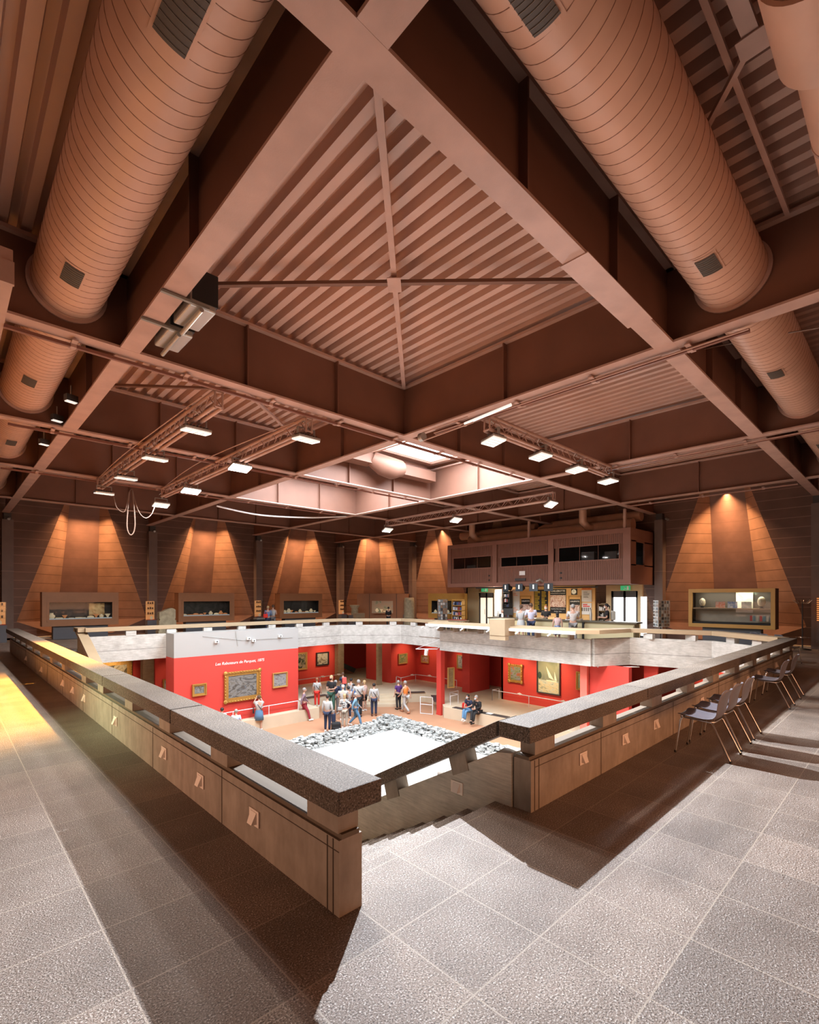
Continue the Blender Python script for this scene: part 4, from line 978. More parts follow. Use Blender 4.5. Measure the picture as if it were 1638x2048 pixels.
# back wall under the booth, openings
bw = M(); BU = 22.2
bw.box(BU, BU+.1, 10.6, 15.9, 0, 2.42); root = bw.obj('wall_shop', M_OCHRE, kind='structure')
M().box(BU, BU+.1, 15.9, 16.45, 0, 2.42).box(BU, BU+.1, 17.5, 18.4, 0, 2.42).box(BU, BU+.1, 16.45, 17.5, 2.12, 2.42).box(BU, 23.1, 18.3, 18.4, 0, 2.42).obj('wall_shop_left', mat('olive_wall', (.30, .22, .12), .7), kind='structure')
M().box(21.6, 21.7, 8.22, 8.42, 0, 2.42).box(21.6, 21.7, 9.58, 9.8, 0, 2.42).box(21.6, 21.7, 8.42, 9.58, 2.15, 2.42).box(21.7, 22.2, 9.7, 9.8, 0, 2.42).obj('wall_entrance', mat('ochre_jamb', (.45, .33, .18), .6), kind='structure')
def glassdoor(n, u, a, b, h, m=M_DAY):
    r = M(); r.box(u, u+.06, a, a+.09, 0, h).box(u, u+.06, b-.09, b, 0, h).box(u, u+.06, a, b, h-.28, h).box(u, u+.06, (a+b)/2-.05, (a+b)/2+.05, 0, h); o = r.obj('door_%d' % n, M_DARK, kind='structure')
    M().box(u+.02, u+.03, a+.09, b-.09, .05, h-.28).obj('door_glass', m, o)
    M().tube([(u-.04, (a+b)/2+.1, .9), (u-.04, (a+b)/2+.1, 1.2)], .012, 6).obj('door_handle', M_CHROME, o)
glassdoor(1, 21.65, 8.42, 9.58, 2.15)
glassdoor(2, BU+.05, 16.45, 17.5, 2.12, mat('dim_glazing', (.6, .5, .4), .4, emit=(1, .85, .65), estr=.9))
t = thing('column_vitrine', 'bright narrow glass cabinet right of the entrance door', 'display case', (20.9, 7.9, 0), 0)
M().box(-.1, .1, -.12, .12, 0, .3).obj('plinth', M_DARK, t); M().box(-.06, .06, -.1, .1, .3, 1.9).obj('lit_glass', M_DAY, t)
for n_, (u, v, z, lab) in enumerate(((21.5, 8.9, 2.28, 'green exit sign above the bright entrance door'), (22.1, 17.0, 2.28, 'green exit sign above the left shop door'))):
    t = thing('exit_sign', lab, 'sign', (u, v, z), 0, 'green exit signs')
    M().box(-.03, .03, -.2, .2, -.1, .1).obj('sign_box', M_GREEN, t)
    M().tube([(-.035, .02, .05), (-.035, .0, -.01), (-.035, .05, -.07)], .012, 4).tube([(-.035, .0, -.01), (-.035, -.05, -.06)], .012, 4).box(-.04, -.03, -.15, -.08, -.08, .07).obj('running_figure', M_WHITE, t)
light('AREA', (20.9, 12.3, 2.36), (21.6, 12.3, 0), 90, (1, .78, .48), .5, 6.5, 'shop_lamp')
light('POINT', (21.5, 15.9, 2.1), (0, 0, 0), 40, (1, .9, .75), .06, None, 'shop_spot')
light('AREA', (21.5, 9.0, 1.2), (18, 8.5, 1.0), 70, (.95, .98, 1), 1.3, 1.7, 'entrance_daylight')
# bright white lit pillar
t = thing('light_box', 'glaring white lit panel beside the receptionist', 'light panel', (21.9, 15.95, 0))
M().box(-.05, .05, -.18, .18, .85, 2.1).obj('light_face', M_LENS, t); M().box(.05, .15, -.23, .23, 0, 2.3).obj('panel_back', M_WHITE, t)
# posters
M_INK = mat('ink_black', (.03, .03, .03), .6); M_YEL = mat('ink_yellow', (.75, .55, .02), .6); M_ORA = mat('orange_strip', (.85, .25, .05), .6)
def poster(lab, v, z, w, h, m, u=BU-.02, name='poster'):
    t = thing(name, lab, 'poster', (u, v, z), -PI/2, 'posters on the shop wall')
    M().box(-w/2, w/2, -.015, .015, -h/2, h/2).obj('sheet', m, t); return t
def ptext(t, s, x, z, size, m, bold=0):
    cu = bpy.data.curves.new('lettering', 'FONT'); cu.body = s; cu.size = size; cu.align_x = 'CENTER'; cu.align_y = 'CENTER'; cu.extrude = .003; cu.offset = bold; cu.materials.append(m)
    o = bpy.data.objects.new('lettering', cu); C.objects.link(o); o.parent = t; o.location = (x, -.02, z); o.rotation_euler = (PI/2, 0, 0)
def lines(t, x0, x1, z1, n, dz, m, h=.025, seed=1):
    r = random.Random(seed); b = M()
    for k in range(n):
        L = (x1-x0)*r.uniform(.55, 1); b.box(x0, x0+L, -.022, -.015, z1-k*dz-h, z1-k*dz)
    b.obj('text_lines', m, t)
PB = picture('poster_print', [(.25, .1, .08), (.6, .35, .28), (.85, .75, .7), (.5, .25, .2)], 6, 2, 4)
t = poster('big exhibition poster in the middle of the shop wall', 12.5, 1.68, .86, 1.2, M_BLACK)
M().box(-.42, .42, -.02, -.014, -.3, .3).obj('poster_image', PB, t); ptext(t, 'CAILLEBOTTE', 0, .50, .125, M_WHITE, .004); ptext(t, 'IMPRESSIONNISTE ET MODERNE', 0, .38, .055, M_WHITE); ptext(t, 'Fondation Pierre Gianadda', 0, -.39, .068, M_WHITE); ptext(t, 'Martigny   Suisse', 0, -.51, .06, M_WHITE)
t = poster('black price board with yellow text lines', 13.46, 1.68, .8, 1.16, M_BLACK)
lines(t, -.36, -.04, .5, 15, .066, M_YEL, seed=2); lines(t, .05, .36, .5, 15, .066, M_YEL, seed=3)
t = poster('tall white notice sheet at the left of the shop wall', 14.98, 1.66, .5, 1.24, M_WHITE); lines(t, -.15, .15, .4, 2, .08, M_ORA); lines(t, -.15, .15, -.35, 3, .08, M_ORA)
for v, lab in ((14.36, 'left'), (11.6, 'right')):
    t = poster('framed exhibition poster beside the board, the %s one of the pair' % lab, v, 1.42, .62, 1.0, M_OCHRE); M().box(-.27, .27, -.02, -.014, -.42, .36).obj('poster_image', M_BLACK, t); M().box(-.25, .25, -.025, -.019, -.35, .08).obj('poster_picture', PB, t); ptext(t, 'CAILLEBOTTE', 0, .25, .075, M_WHITE, .003)
    f = M(); f.box(-.33, .33, -.05, 0, .48, .53).box(-.33, .33, -.05, 0, -.53, -.48).box(-.33, -.29, -.05, 0, -.5, .5).box(.29, .33, -.05, 0, -.5, .5); f.obj('wooden_frame', M_CASEY, t)
t = poster('white notice headed by an orange strip at the right of the shop wall', 11.0, 2.0, .5, .68, M_WHITE); M().box(-.25, .25, -.02, -.014, .22, .34).obj('orange_header', M_ORA, t); ptext(t, 'PASSAGE OBLIGÉ', 0, .28, .055, M_INK); lines(t, -.16, .16, .12, 5, .06, M_INK, .02)
t = poster('small white poster with red lettering under the orange notice', 11.0, 1.33, .48, .55, M_WHITE); lines(t, -.18, .18, .22, 2, .08, mat('ink_red', (.7, .06, .05), .6), .05)
b = M(); [b.box(-.24+.1*k, -.2+.1*k, -.022, -.015, -.12, .05) for k in range(5)]; b.obj('little_figures', M_INK, t)
t = poster('round wall clock above the right framed poster', 11.64, 2.14, .3, .3, M_BLACK, name='wall_clock'); t['category'] = 'clock'; t['group'] = 'shop wall fittings'
M().tube([(0, -.02, 0), (0, -.035, 0)], .12, 16).obj('clock_face', M_GREY, t); M().box(-.005, .005, -.045, -.035, 0, .08).obj('clock_hand', M_BLACK, t)
# stage spotlights under the booth
for k, v in enumerate((14.6, 13.85, 13.1, 12.35)):
    t = thing('barn_door_spotlight', 'black spotlight with barn doors clamped under the booth edge, %s from the left' % ORD[k], 'spotlight', (20.35, v-.4, 2.42), .25*(k-1), 'black spotlights under the booth')
    M().tube([(-.02, 0, -.02), (.18, 0, -.12)], .12, 12).obj('spot_body', M_BLACK, t)
    M().box(-.16, -.14, -.2, .2, -.26, .1).obj('barn_door', mat('barn_blue', (.05, .07, .09), .4), t)
    M().box(-.18, -.16, -.03, .03, -.15, .05).obj('reflective_strip', M_LENS, t); M().box(-.05, .12, -.02, .02, .0, .12).obj('clamp', M_DARK, t)  # thin glowing strip in the dim lens material
t = thing('black_track', 'black lamp track under the booth edge', 'rail', (20.6, 12, 2.36)); M().box(20.45, 20.52, 14.4, 16.3, 2.33, 2.39).obj('track_bar', M_BLACK, t, True); M().box(20.9, 20.97, 9.9, 12.2, 2.3, 2.36).obj('track_bar', M_BLACK, t, True)
# shop counter
t = thing('shop_counter', 'long beige shop counter with dark top behind the parapet', 'counter', (18.8, 10.8, 0))
M().box(18.62, 19.2, 7.3, 14.2, .88, .94).obj('counter_top', M_WOODC, t, True)
M().box(18.68, 19.15, 7.4, 14.1, 0, .88).obj('counter_body', mat('counter_panel', (.42, .36, .22), .6), t, True)
for a, b in ((7.42, 9.35), (9.45, 10.4), (10.5, 12.0), (12.1, 14.0)): M().box(18.64, 18.68, a, b, .06, .80).obj('counter_panel', mat('counter_panel2', (.50, .43, .26), .6), t, True)
M().box(18.63, 18.69, 9.36, 9.44, 0, .9).box(18.63, 18.69, 10.41, 10.49, 0, .9).obj('dark_post', M_BLACK, t, True)
t = thing('computer_monitor', 'black computer monitor on the counter beside the receptionist', 'monitor', (18.95, 13.2, .94), .3)
M().box(-.02, .02, -.22, .22, .12, .42).obj('screen', M_BLACK, t); M().box(-.08, .08, -.1, .1, 0, .012).box(-.02, .02, -.03, .03, .01, .14).obj('stand', M_DARK, t)
for k, (v, h, m_, lab) in enumerate(((13.75, .28, M_GREY, 'clear flower vase'), (13.5, .2, M_WHITE, 'white bottle'), (9.2, .45, M_GREY, 'grey rolled poster tube'))):
    o = M().lathe([(.05, 0), (.055, h*.6), (.03, h*.8), (.03, h)], 10).obj('counter_item', m_); o.location = (18.9, v, .94); tag(o, '%s standing on the shop counter' % lab, 'vase' if k == 0 else 'bottle' if k == 1 else 'tube')
for k, v in enumerate((11.8, 11.45, 10.9, 10.1, 9.75)):
    o = M().box(-.12, .12, -.16, .16, 0, .03+.03*(k % 3)).obj('book_stack', (M_WHITE, M_BEIGE, M_OCHRE)[k % 3]); o.location = (18.9, v, .94); tag(o, 'small stack of booklets on the counter, %s from the left' % ORD[k], 'books', 'booklets on the shop counter')
# book shelves
def shelf_unit(lab, loc, rz, w, h, rows, m, cols, group):
    t = thing('book_shelf', lab, 'shelf', loc, rz, group)
    f = M(); f.box(-w/2, -w/2+.03, -.14, .14, 0, h).box(w/2-.03, w/2, -.14, .14, 0, h).box(-w/2, w/2, .12, .14, 0, h)
    for k in range(rows+1): f.box(-w/2, w/2, -.14, .14, h*k/rows*.96, h*k/rows*.96+.025)
    f.obj('shelf_frame', m, t)
    r = random.Random(len(lab)); 
    for k in range(rows):
        bks = [M() for _ in cols]; x = -w/2+.04
        while x < w/2-.07:
            bw_ = r.uniform(.025, .06); q = r.randrange(len(cols)); bks[q].box(x, x+bw_*.9, -.1, .08, h*k/rows*.96+.03, h*k/rows*.96+.03+r.uniform(.12, .2)); x += bw_
        for q, b in enumerate(bks):
            if b.v: o = b.obj('row_of_books', cols[q], t); o['kind'] = 'stuff'
CB = [M_WHITE, mat('book_red', (.4, .08, .06), .5), mat('book_blue', (.06, .1, .25), .5), M_BLACK]
shelf_unit('tall dark book shelf left of the white notice', (21.9, 15.3, 0), -PI/2, .42, 2.2, 8, M_BLACK, CB, 'shop shelves')
shelf_unit('wooden shelf of books and cards beside the ochre showcase', (20.9, 17.9, 0), -PI/2, .75, 1.75, 6, M_CASEY, CB, 'shop shelves')
shelf_unit('pale shelf unit in the passage behind the woman in black', (22.3, 10.2, 0), -PI/2, .5, 1.6, 5, M_BEIGE, [M_BLACK, M_WHITE], 'shop shelves')
t = thing('low_shelf', 'low wooden display with magazines in front of the ochre showcase', 'shelf', (20.3, 17.5, 0), .2); M().box(-.3, .3, -.6, .6, .55, .62).box(-.25, -.2, -.55, -.5, 0, .55).box(-.25, -.2, .5, .55, 0, .55).box(.2, .25, -.55, -.5, 0, .55).box(.2, .25, .5, .55, 0, .55).obj('table_frame', M_BEIGE, t); M().box(-.2, .2, -.5, .5, .62, .66).obj('magazines', CB[1], t)
def cardrack(lab, loc, rz, w, z0, z1, nc, nr):
    t = thing('postcard_rack', lab, 'postcard rack', loc, rz, 'revolving postcard racks')
    M().tube([(0, 0, 0), (0, 0, z1)], .025, 8).tube([(0, 0, 0), (0, 0, .04)], .25, 16).obj('stand_pole', M_DARK, t)
    for face in range(3):
        wire = M(); cards = {}
        R = Matrix.Rotation(face*2*PI/3+.35, 3, 'Z')
        cw = w/nc; ch = (z1-z0)/nr; off = -w*.3
        def P(x, y, z): return tuple(R@Vector((x, y+off, 0))+Vector((0, 0, z)))
        for j in range(nr+1): wire.tube([P(-w/2, 0, z0+j*ch), P(w/2, 0, z0+j*ch)], .008, 4, False)
        for i in range(nc+1): wire.tube([P(-w/2+i*cw, 0, z0), P(-w/2+i*cw, 0, z1)], .008, 4, False)
        wire.obj('wire_frame', M_CHROME, t)
        rr = random.Random(face+nc)
        for i in range(nc):
            for j in range(nr):
                m = M(); a, b = -w/2+i*cw+.012, -w/2+(i+1)*cw-.012; c, d = z0+j*ch+.015, z0+(j+1)*ch-.01
                m.add([P(a, .02, c), P(b, .02, c), P(b, .02, d), P(a, .02, d), P(a, .028, c), P(b, .028, c), P(b, .028, d), P(a, .028, d)], [(0, 1, 2, 3), (7, 6, 5, 4), (0, 3, 7, 4), (1, 5, 6, 2), (0, 4, 5, 1), (3, 2, 6, 7)])
                m.obj('postcard', CARDM[rr.randrange(len(CARDM))], t)
CARDM = [mat('card_white', (.7, .7, .7), .4), mat('card_grey', (.22, .24, .25), .4), mat('card_brown', (.35, .22, .15), .4), mat('card_blue', (.3, .4, .48), .4), mat('card_dark', (.06, .06, .07), .4)]
cardrack('wire postcard rack standing at the left of the shop', (20.4, 18.75, 0), -.6, .62, .6, 1.75, 4, 7)
cardrack('wire postcard rack right of the entrance under the dark wall', (20.6, 6.35+.8, 0), -.75, .58, .72, 1.74, 4, 8)

# ================================================================ CHAIRS
def make_chair(lab):
    t = thing('shell_chair', lab, 'chair', (0, 0, 0), 0, 'grey shell chairs beside the right parapet')
    # seat faces +Y (towards the parapet); shell: one bent sheet
    prof = [(.245, .455, .205), (.20, .462, .215), (.08, .440, .225), (-.06, .428, .225), (-.15, .445, .222), (-.195, .50, .215), (-.215, .58, .208), (-.235, .68, .20), (-.262, .765, .18), (-.29, .81, .12)]
    nx = 8; vs = []; fs = []
    for th in (0, 1):
        for (y, z, hw) in prof:
            for i in range(nx+1):
                s = -1+2*i/nx; back = max(0, min(1, (z-.46)/.15)) if y < 0 else 0
                zz = z+.028*abs(s)**3*(1-back)+(-.012 if th else 0)*(1-back); yy = y+.045*s*s*back-(.010 if th else 0)*back
                xx = hw*s
                if z > .75: xx *= 1
                vs.append((xx, yy, zz))
    k = len(prof); o_ = k*(nx+1)
    for j in range(k-1):
        for i in range(nx):
            a = j*(nx+1)+i; fs.append((a, a+nx+1, a+nx+2, a+1)); fs.append((a+o_, a+1+o_, a+nx+2+o_, a+nx+1+o_))
    for j in range(k-1):
        a = j*(nx+1); fs.append((a, a+o_, a+nx+1+o_, a+nx+1)); a += nx; fs.append((a, a+nx+1, a+nx+1+o_, a+o_))
    for i in range(nx): fs.append((i, i+1, i+1+o_, i+o_)); a = (k-1)*(nx+1)+i; fs.append((a, a+o_, a+1+o_, a+1))
    sh = M().add(vs, fs, True).obj('seat_shell', M_GREYP, t); b = sh.modifiers.new('sub', 'SUBSURF'); b.levels = 1; b.render_levels = 1
    M().tube([(-.19, .2, .44), (-.21, -.12, .425), (-.15, -.15, .425), (.15, -.15, .425), (.21, -.12, .425), (.19, .2, .44)], .011, 6).tube([(-.19, .19, .435), (.19, .19, .435)], .011, 6).obj('under_frame', M_CHROME, t)
    for sx in (-1, 1):
        M().tube([(sx*.19, .18, .44), (sx*.205, .2, .40), (sx*.225, .255, .0)], .011, 8).obj('leg', M_CHROME, t)
        M().tube([(sx*.19, -.12, .43), (sx*.205, -.15, .39), (sx*.225, -.33, .0)], .011, 8).obj('leg', M_CHROME, t)
        M().lathe([(.014, 0), (.014, .025)], 8, (sx*.225, .253, 0)).lathe([(.014, 0), (.014, .025)], 8, (sx*.225, -.328, 0)).obj('foot_cap', M_BLACK, t)
    M().ball((-.2, .19, .45), .018).ball((.2, .19, .45), .018).obj('chrome_coupling', M_CHROME, t)
    return t
CH = [(6.72, 1.83, 'nearest chair of the front group of three'), (7.32, 1.85, 'middle chair of the front group of three'), (7.98, 1.86, 'farthest chair of the front group of three'), (10.55, 1.86, 'nearer chair of the second group'), (11.7, 1.88, 'farther chair of the second group')]
c0 = None
for k, (x, y, lab) in enumerate(CH):
    L = 'grey plastic shell chair facing the parapet, '+lab
    if c0 is None: c0 = make_chair(L); c0.location = (x-.0, y, 0)
    else: dup(c0, (x, y, 0), random.uniform(-.03, .03), L, 'grey shell chairs beside the right parapet')
for k, (px, py) in enumerate(((1522, 1266), (1543, 1269), (1573, 1271))):
    p = pz(px, py, .78)
    dup(c0, (p.x, p.y, 0), -2.3, '%s from the left of the chair backs behind the right parapet corner' % ORD[k], 'grey chairs behind the right corner')
# coat rack
t = thing('coat_stand', 'slim dark coat stand with chrome hooks by the right wall', 'coat rack', (22.4, 2.55, 0))
t.location = (22.3, 2.95, 0); bpy_update(t)
M().tube([(0, 0, 0), (0, 0, 1.72)], .022, 8).obj('pole', M_DARK, t); M().lathe([(.26, 0), (.25, .03), (.05, .06)], 16).obj('base', M_BLACK, t)
for k in range(8):
    a = 2*PI*k/8; M().tube([(0, 0, 1.68), (.17*math.cos(a), .17*math.sin(a), 1.66), (.27*math.cos(a), .27*math.sin(a), 1.78)], .011, 6).obj('hook', M_CHROME, t)
M().lathe([(.12, .42), (.14, .44), (.12, .46)], 12).tube([(-.2, 0, .44), (.2, 0, .44)], .01, 6).tube([(0, -.2, .44), (0, .2, .44)], .01, 6).obj('umbrella_ring', M_CHROME, t)
t = thing('coat_stand', 'dark stand with a ring foot right of the coat stand', 'coat rack', (22.4, 2.35, 0)); M().tube([(0, 0, 0), (0, 0, 1.0)], .02, 8).tube([(.22*math.cos(a/8*PI*2), .22*math.sin(a/8*PI*2), .3) for a in range(9)], .015, 6).lathe([(.18, 0), (.16, .03)], 12).obj('stand', M_DARK, t)
t = thing('leaflet_stand', 'orange lit striped lamp cut by the right frame edge', 'lamp', (22.3, 2.35, 1.05)); b = M()
for k in range(12): b.box(-.02, .1, -.2, .2, .0+k*.07, .035+k*.07)
b.obj('striped_shade', mat('orange_shade', (.7, .25, .08), .5, emit=(1, .35, .08), estr=.6), t)
# ================================================================ LOWER HALL
def red(n, boxes, m=M_RED, side='lower'):
    for q in boxes: o = M().box(*q).obj('wall_%s_%s' % (side, n), m, kind='structure')
    return o
M().box(3.0, 12.35, 18.82, 20.95, ZL, ZP).obj('floor_ledge', M_PALE, kind='structure')
red('back', [(2.5, 17.3, 24.4, 24.5, ZP, ZB), (17.3, 24, 27.2, 27.3, ZL, ZB), (2.4, 2.5, 19, 24.5, ZL, ZB)])
red('partition', [(6.4, 9.0, 21.9, 22.0, ZP, ZB), (8.9, 9.0, 21.0, 22.0, ZP, ZB)])
red('corner', [(18.8, 20.9, 21.2, 21.3, ZP, ZB), (18.8, 18.9, 21.3, 23.5, ZP, ZB), (20.8, 20.9, 16.7, 21.2, ZP, ZB)])
red('right', [(19.8, 19.9, 8.9, 14.2, ZP, ZB), (19.8, 21.5, 14.1, 14.2, ZP, ZB), (19.8, 21.5, 16.2, 16.7, ZP, ZB), (22.4, 22.5, 3, 17, ZP, ZB), (20.5, 20.6, 2.6, 6.3, ZP, ZB), (17.6, 17.7, 6.2, 6.65, ZP, ZB)])
t = thing('exhibition_panel', 'freestanding bright red exhibition panel with white top carrying the largest gilt painting', 'wall panel', (8.9, 19.5, ZP))
M().box(6.25, 11.5, 19.2, 20.1, ZP, -.39).obj('red_panel', M_RED, t, True)
M().box(6.25, 11.5, 19.2, 20.1, -.39, .51).obj('white_upper_panel', mat('white_panel_paint', (.34, .336, .33), .7), t, True)
MTX = mat('white_lettering', (.8, .8, .78), .6)
def wtext(nm, s, x, y, v, size, parent, sh=.2):
    p = pv(x, y, v); cu = bpy.data.curves.new(nm, 'FONT'); cu.body = s; cu.size = size; cu.align_x = 'CENTER'; cu.align_y = 'CENTER'; cu.extrude = .003; cu.shear = sh; cu.materials.append(MTX)
    o = bpy.data.objects.new(nm, cu); C.objects.link(o); o.parent = parent; o.location = p-Vector(parent.location)-Vector((0, .005, 0)); o.rotation_euler = (PI/2, 0, 0)
wtext('wall_title', 'Les Raboteurs de Parquet, 1875', 481, 1324, 19.2, .16, t)
m = M(); m.tube([(7.3, 19.18, .38), (8.9, 19.18, .12), (11.2, 19.18, .1)], .008, 4).tube([(8.6, 19.17, .5), (8.7, 19.17, -.1)], .008, 4); m.obj('panel_cables', M_GREY, t, True)
for k, (x, y) in enumerate(((507, 1281), (497, 1277), (560, 1272), (433, 1283))):
    p = pv(x, y, 19.15); tt = thing('projector_box', 'small white device on the white panel top, %s' % ('second from the left', 'just left of the second', 'rightmost', 'leftmost')[k], 'device', p, 0, 'small white devices on the panel')
    M().box(-.07, .07, -.06, .04, -.05, .05).obj('housing', M_WHITE, tt); M().tube([(0, -.06, 0), (0, -.09, 0)], .025, 8).obj('lens', M_BLACK, tt)
# red column and other pillars
def pillar(lab, b, m, name='pillar'):
    t = thing(name, lab, 'pillar', ((b[0]+b[1])/2, (b[2]+b[3])/2, b[4])); M().box(*b).obj('shaft', m, t, True); M().box(b[0]-.01, b[1]+.01, b[2]-.01, b[3]+.01, b[4], b[4]+.08).obj('skirting', m, t, True); return t
pillar('slim bright red pillar at the middle of the hall edge', (16.72, 16.98, 15.38, 15.66, ZL, ZB), M_RED)
pillar('concrete pillar behind the group of visitors', (17.08, 17.5, 24.0, 24.35, ZP, ZB), M_CONCP)
pillar('thin concrete pillar left of the red corner box', (17.85, 18.12, 21.2, 21.4, ZP, ZB), M_CONCP)
pillar('concrete pillar behind the left parapet beside the big gilt frame', (6.08, 6.5, 22.4, 22.8, ZP, ZB), M_CONCP)
pillar('pale pink pillar at the right edge of the hall', (16.2, 16.6, 8.03, 8.28, ZL, ZB), mat('pink_pillar', (.75, .16, .12), .7))
pillar('broad bright red panel right of the pink pillar', (16.35, 16.6, 6.66, 8.0, ZL, ZB), M_RED, 'exhibition_panel')
# paintings: local face -Y
def painting(lab, c, rz, w, h, cols, scale, seed, fm=None, fw=.08, dist=1.5, streak=(1, 1, 1), orn=False):
    fm = fm or M_GOLD; cols = [tuple(x*(.36 if abs(c[1]-19.19) < .01 else .6) for x in q) for q in cols]
    t = thing('framed_painting', lab, 'painting', c, rz, 'framed paintings in the lower hall')
    f = M(); W, Hh = w/2, h/2
    for (a, b, d0, d1) in ((fw, 0, .05, .0), (fw*.45, fw*.0, .085, .05)):
        f.box(-W, W, -d0, -d1, -Hh, -Hh+a).box(-W, W, -d0, -d1, Hh-a, Hh).box(-W, -W+a, -d0, -d1, -Hh+a, Hh-a).box(W-a, W, -d0, -d1, -Hh+a, Hh-a)
    if orn:
        for sx in (-1, 1):
            for sz in (-1, 1): f.ball((sx*(W-.04), -.07, sz*(Hh-.04)), .09, .04, .09, 8, 5)
        for k in range(int(w/.12)):
            for sz in (-1, 1): f.ball((-W+.08+k*.12, -.085, sz*(Hh-.03)), .045, .03, .03, 6, 4)
        for k in range(int(h/.12)):
            for sx in (-1, 1): f.ball((sx*(W-.03), -.085, -Hh+.08+k*.12), .03, .03, .045, 6, 4)
    f.obj('gilt_frame', fm, t)
    M().box(-W+fw*.9, W-fw*.9, -.03, -.01, -Hh+fw*.9, Hh-fw*.9).obj('canvas', picture('canvas_%d' % seed, cols, scale, dist, seed, streak), t)
    return t
GR = [(.08, .07, .06), (.35, .33, .31), (.6, .6, .6), (.22, .17, .12)]
painting('largest gilt framed painting in greys and browns on the bright red panel', (8.9, 19.19, -1.73), 0, 1.54, 1.22, [(.10, .09, .08), (.45, .40, .34), (.55, .55, .54), (.16, .13, .10), (.40, .42, .45)], 1.8, 11, None, .17, 2.5, (1, 1, 2), True)
painting('small gilt framed painting left of the largest one on the red panel', (7.16, 19.19, -1.67), 0, .54, .46, GR, 5, 12, None, .09)
painting('small pale painting right of the largest one on the red panel', (10.58, 19.19, -1.69), 0, .70, .64, [(.35, .2, .18), (.6, .58, .6), (.75, .73, .72), (.3, .32, .36)], 4, 13, M_GOLD2, .06)
painting('large ornate gilt frame half hidden behind the left parapet', (5.3, 24.38, -1.75), 0, 1.7, 1.7, [(.02, .02, .02), (.55, .42, .25), (.7, .6, .4), (.05, .03, .02), (.5, .35, .1)], 2.2, 14, None, .2, 2, (1, 1, 1), True)
painting('narrow gilt framed painting on the dark red partition beside the panel', (6.8, 21.88, -1.82), 0, .26, .55, GR, 4, 15, M_GOLD, .06)
painting('dark upright painting in plain gold frame behind the red panel edge', (14.80, 24.38, -1.76), 0, .70, .98, [(.01, .01, .01), (.02, .05, .02), (.6, .45, .3), (.02, .02, .02)], 3, 16, M_GOLD2, .09)
painting('black framed painting with a dark seated shape on the back wall', (16.21, 24.38, -1.75), 0, .86, .78, [(.01, .01, .01), (.5, .42, .3), (.6, .55, .45), (.03, .02, .02)], 2.4, 17, M_BLACK, .07)
painting('green and ochre upright painting left on the red corner walls', (19.68, 21.18, -1.75), 0, .70, .60, [(.45, .35, .15), (.15, .25, .1), (.55, .4, .2), (.3, .1, .08)], 3.5, 18, M_GOLD2, .06)
painting('small pale painting with red touches right on the red corner walls', (20.78, 20.35, -1.8), -PI/2, .60, .44, [(.6, .5, .42), (.65, .6, .55), (.6, .12, .06), (.7, .62, .55)], 5, 19, M_GOLD2, .06)
painting('painting with a black and white diagonal left of the dark doorway', (20.78, 17.6, -1.7), -PI/2, .5, .75, [(.02, .02, .02), (.6, .6, .58), (.1, .1, .1)], 2.0, 20, M_GOLD2, .05)
painting('gilt framed river view in greens with a red boat tone', (19.78, 13.35, -1.75), -PI/2, .78, .86, [(.1, .14, .05), (.3, .3, .12), (.3, .35, .4), (.5, .12, .05), (.45, .42, .15)], 3.2, 21, M_GOLD, .11, 1.5, (1, 1, 1.6), True)
t = painting('tall painting of pale sails over green water on the right red wall', (19.78, 11.6, -1.73), -PI/2, 1.16, 1.5, [(.22, .25, .14), (.42, .42, .24), (.36, .38, .25), (.20, .24, .20)], 1.6, 22, M_DARK, .045, .8, (1, 1, .5))
M().add([(.02, -.045, .0), (-.12, -.045, .5), (.28, -.045, -.1)], [(0, 1, 2)]).add([(.3, -.045, -.1), (.3, -.045, .3), (.42, -.045, -.1)], [(0, 1, 2)]).box(-.1, .4, -.045, -.04, -.16, -.12).obj('painted_sails', mat('sail_paint', (.75, .70, .52), .6), t)
M().box(-.5, .5, -.042, -.038, -.70, -.14).obj('painted_water', picture('water_paint', [(.2, .26, .24), (.5, .52, .42), (.6, .5, .28), (.18, .24, .22)], 4, 1, 23, (1, 1, 3)), t)
M().ball((-.45, -.03, .05), .1, .02, .16).obj('painted_trees', mat('tree_paint', (.03, .06, .04), .7), t)
painting('gilt framed painting cut off by the pink pillar', (19.78, 9.95, -1.7), -PI/2, .62, .78, [(.6, .58, .4), (.3, .4, .2), (.65, .6, .35)], 3, 24, M_GOLD, .08)
painting('gilt framed painting seen edge-on at the red pillar', (17.3, 15.3, -1.9), -.35, .34, .95, [(.3, .2, .1), (.5, .4, .2)], 3, 25, M_GOLD2, .05)
# barriers
def barrier(lab, pts, z, h=.42, plates=()):
    t = thing('barrier_rail', lab, 'barrier', (pts[0][0], pts[0][1], z), 0, 'low white barriers in front of the paintings')
    M().tube([(x, y, z+h) for x, y in pts], .018, 6).obj('top_rail', M_RAIL, t, True)
    for x, y in pts: M().tube([(x, y, z), (x, y, z+h)], .016, 6).obj('post', M_RAIL, t, True)
    for x, y in plates:
        M().hexa([(x-.1, y-.12, z+h), (x+.1, y-.12, z+h), (x+.1, y+.02, z+h+.06), (x-.1, y+.02, z+h+.06), (x-.1, y-.12, z+h+.012), (x+.1, y-.12, z+h+.012), (x+.1, y+.02, z+h+.072), (x-.1, y+.02, z+h+.072)]).obj('label_plate', M_WHITE, t, True)
M_RAIL = mat('pale_barrier', (.72, .72, .75), .4)
barrier('low barrier in front of the bright red panel', [(6.9, 18.95), (8.4, 18.95), (9.95, 18.95), (11.35, 18.95)], ZP, .42, [(9.5, 18.9), (11.5, 18.95)])
barrier('low barrier in front of the back wall paintings', [(14.0, 23.7), (15.6, 23.7), (17.2, 23.7)], ZP, .42, [(15.7, 23.6), (16.8, 23.6)])
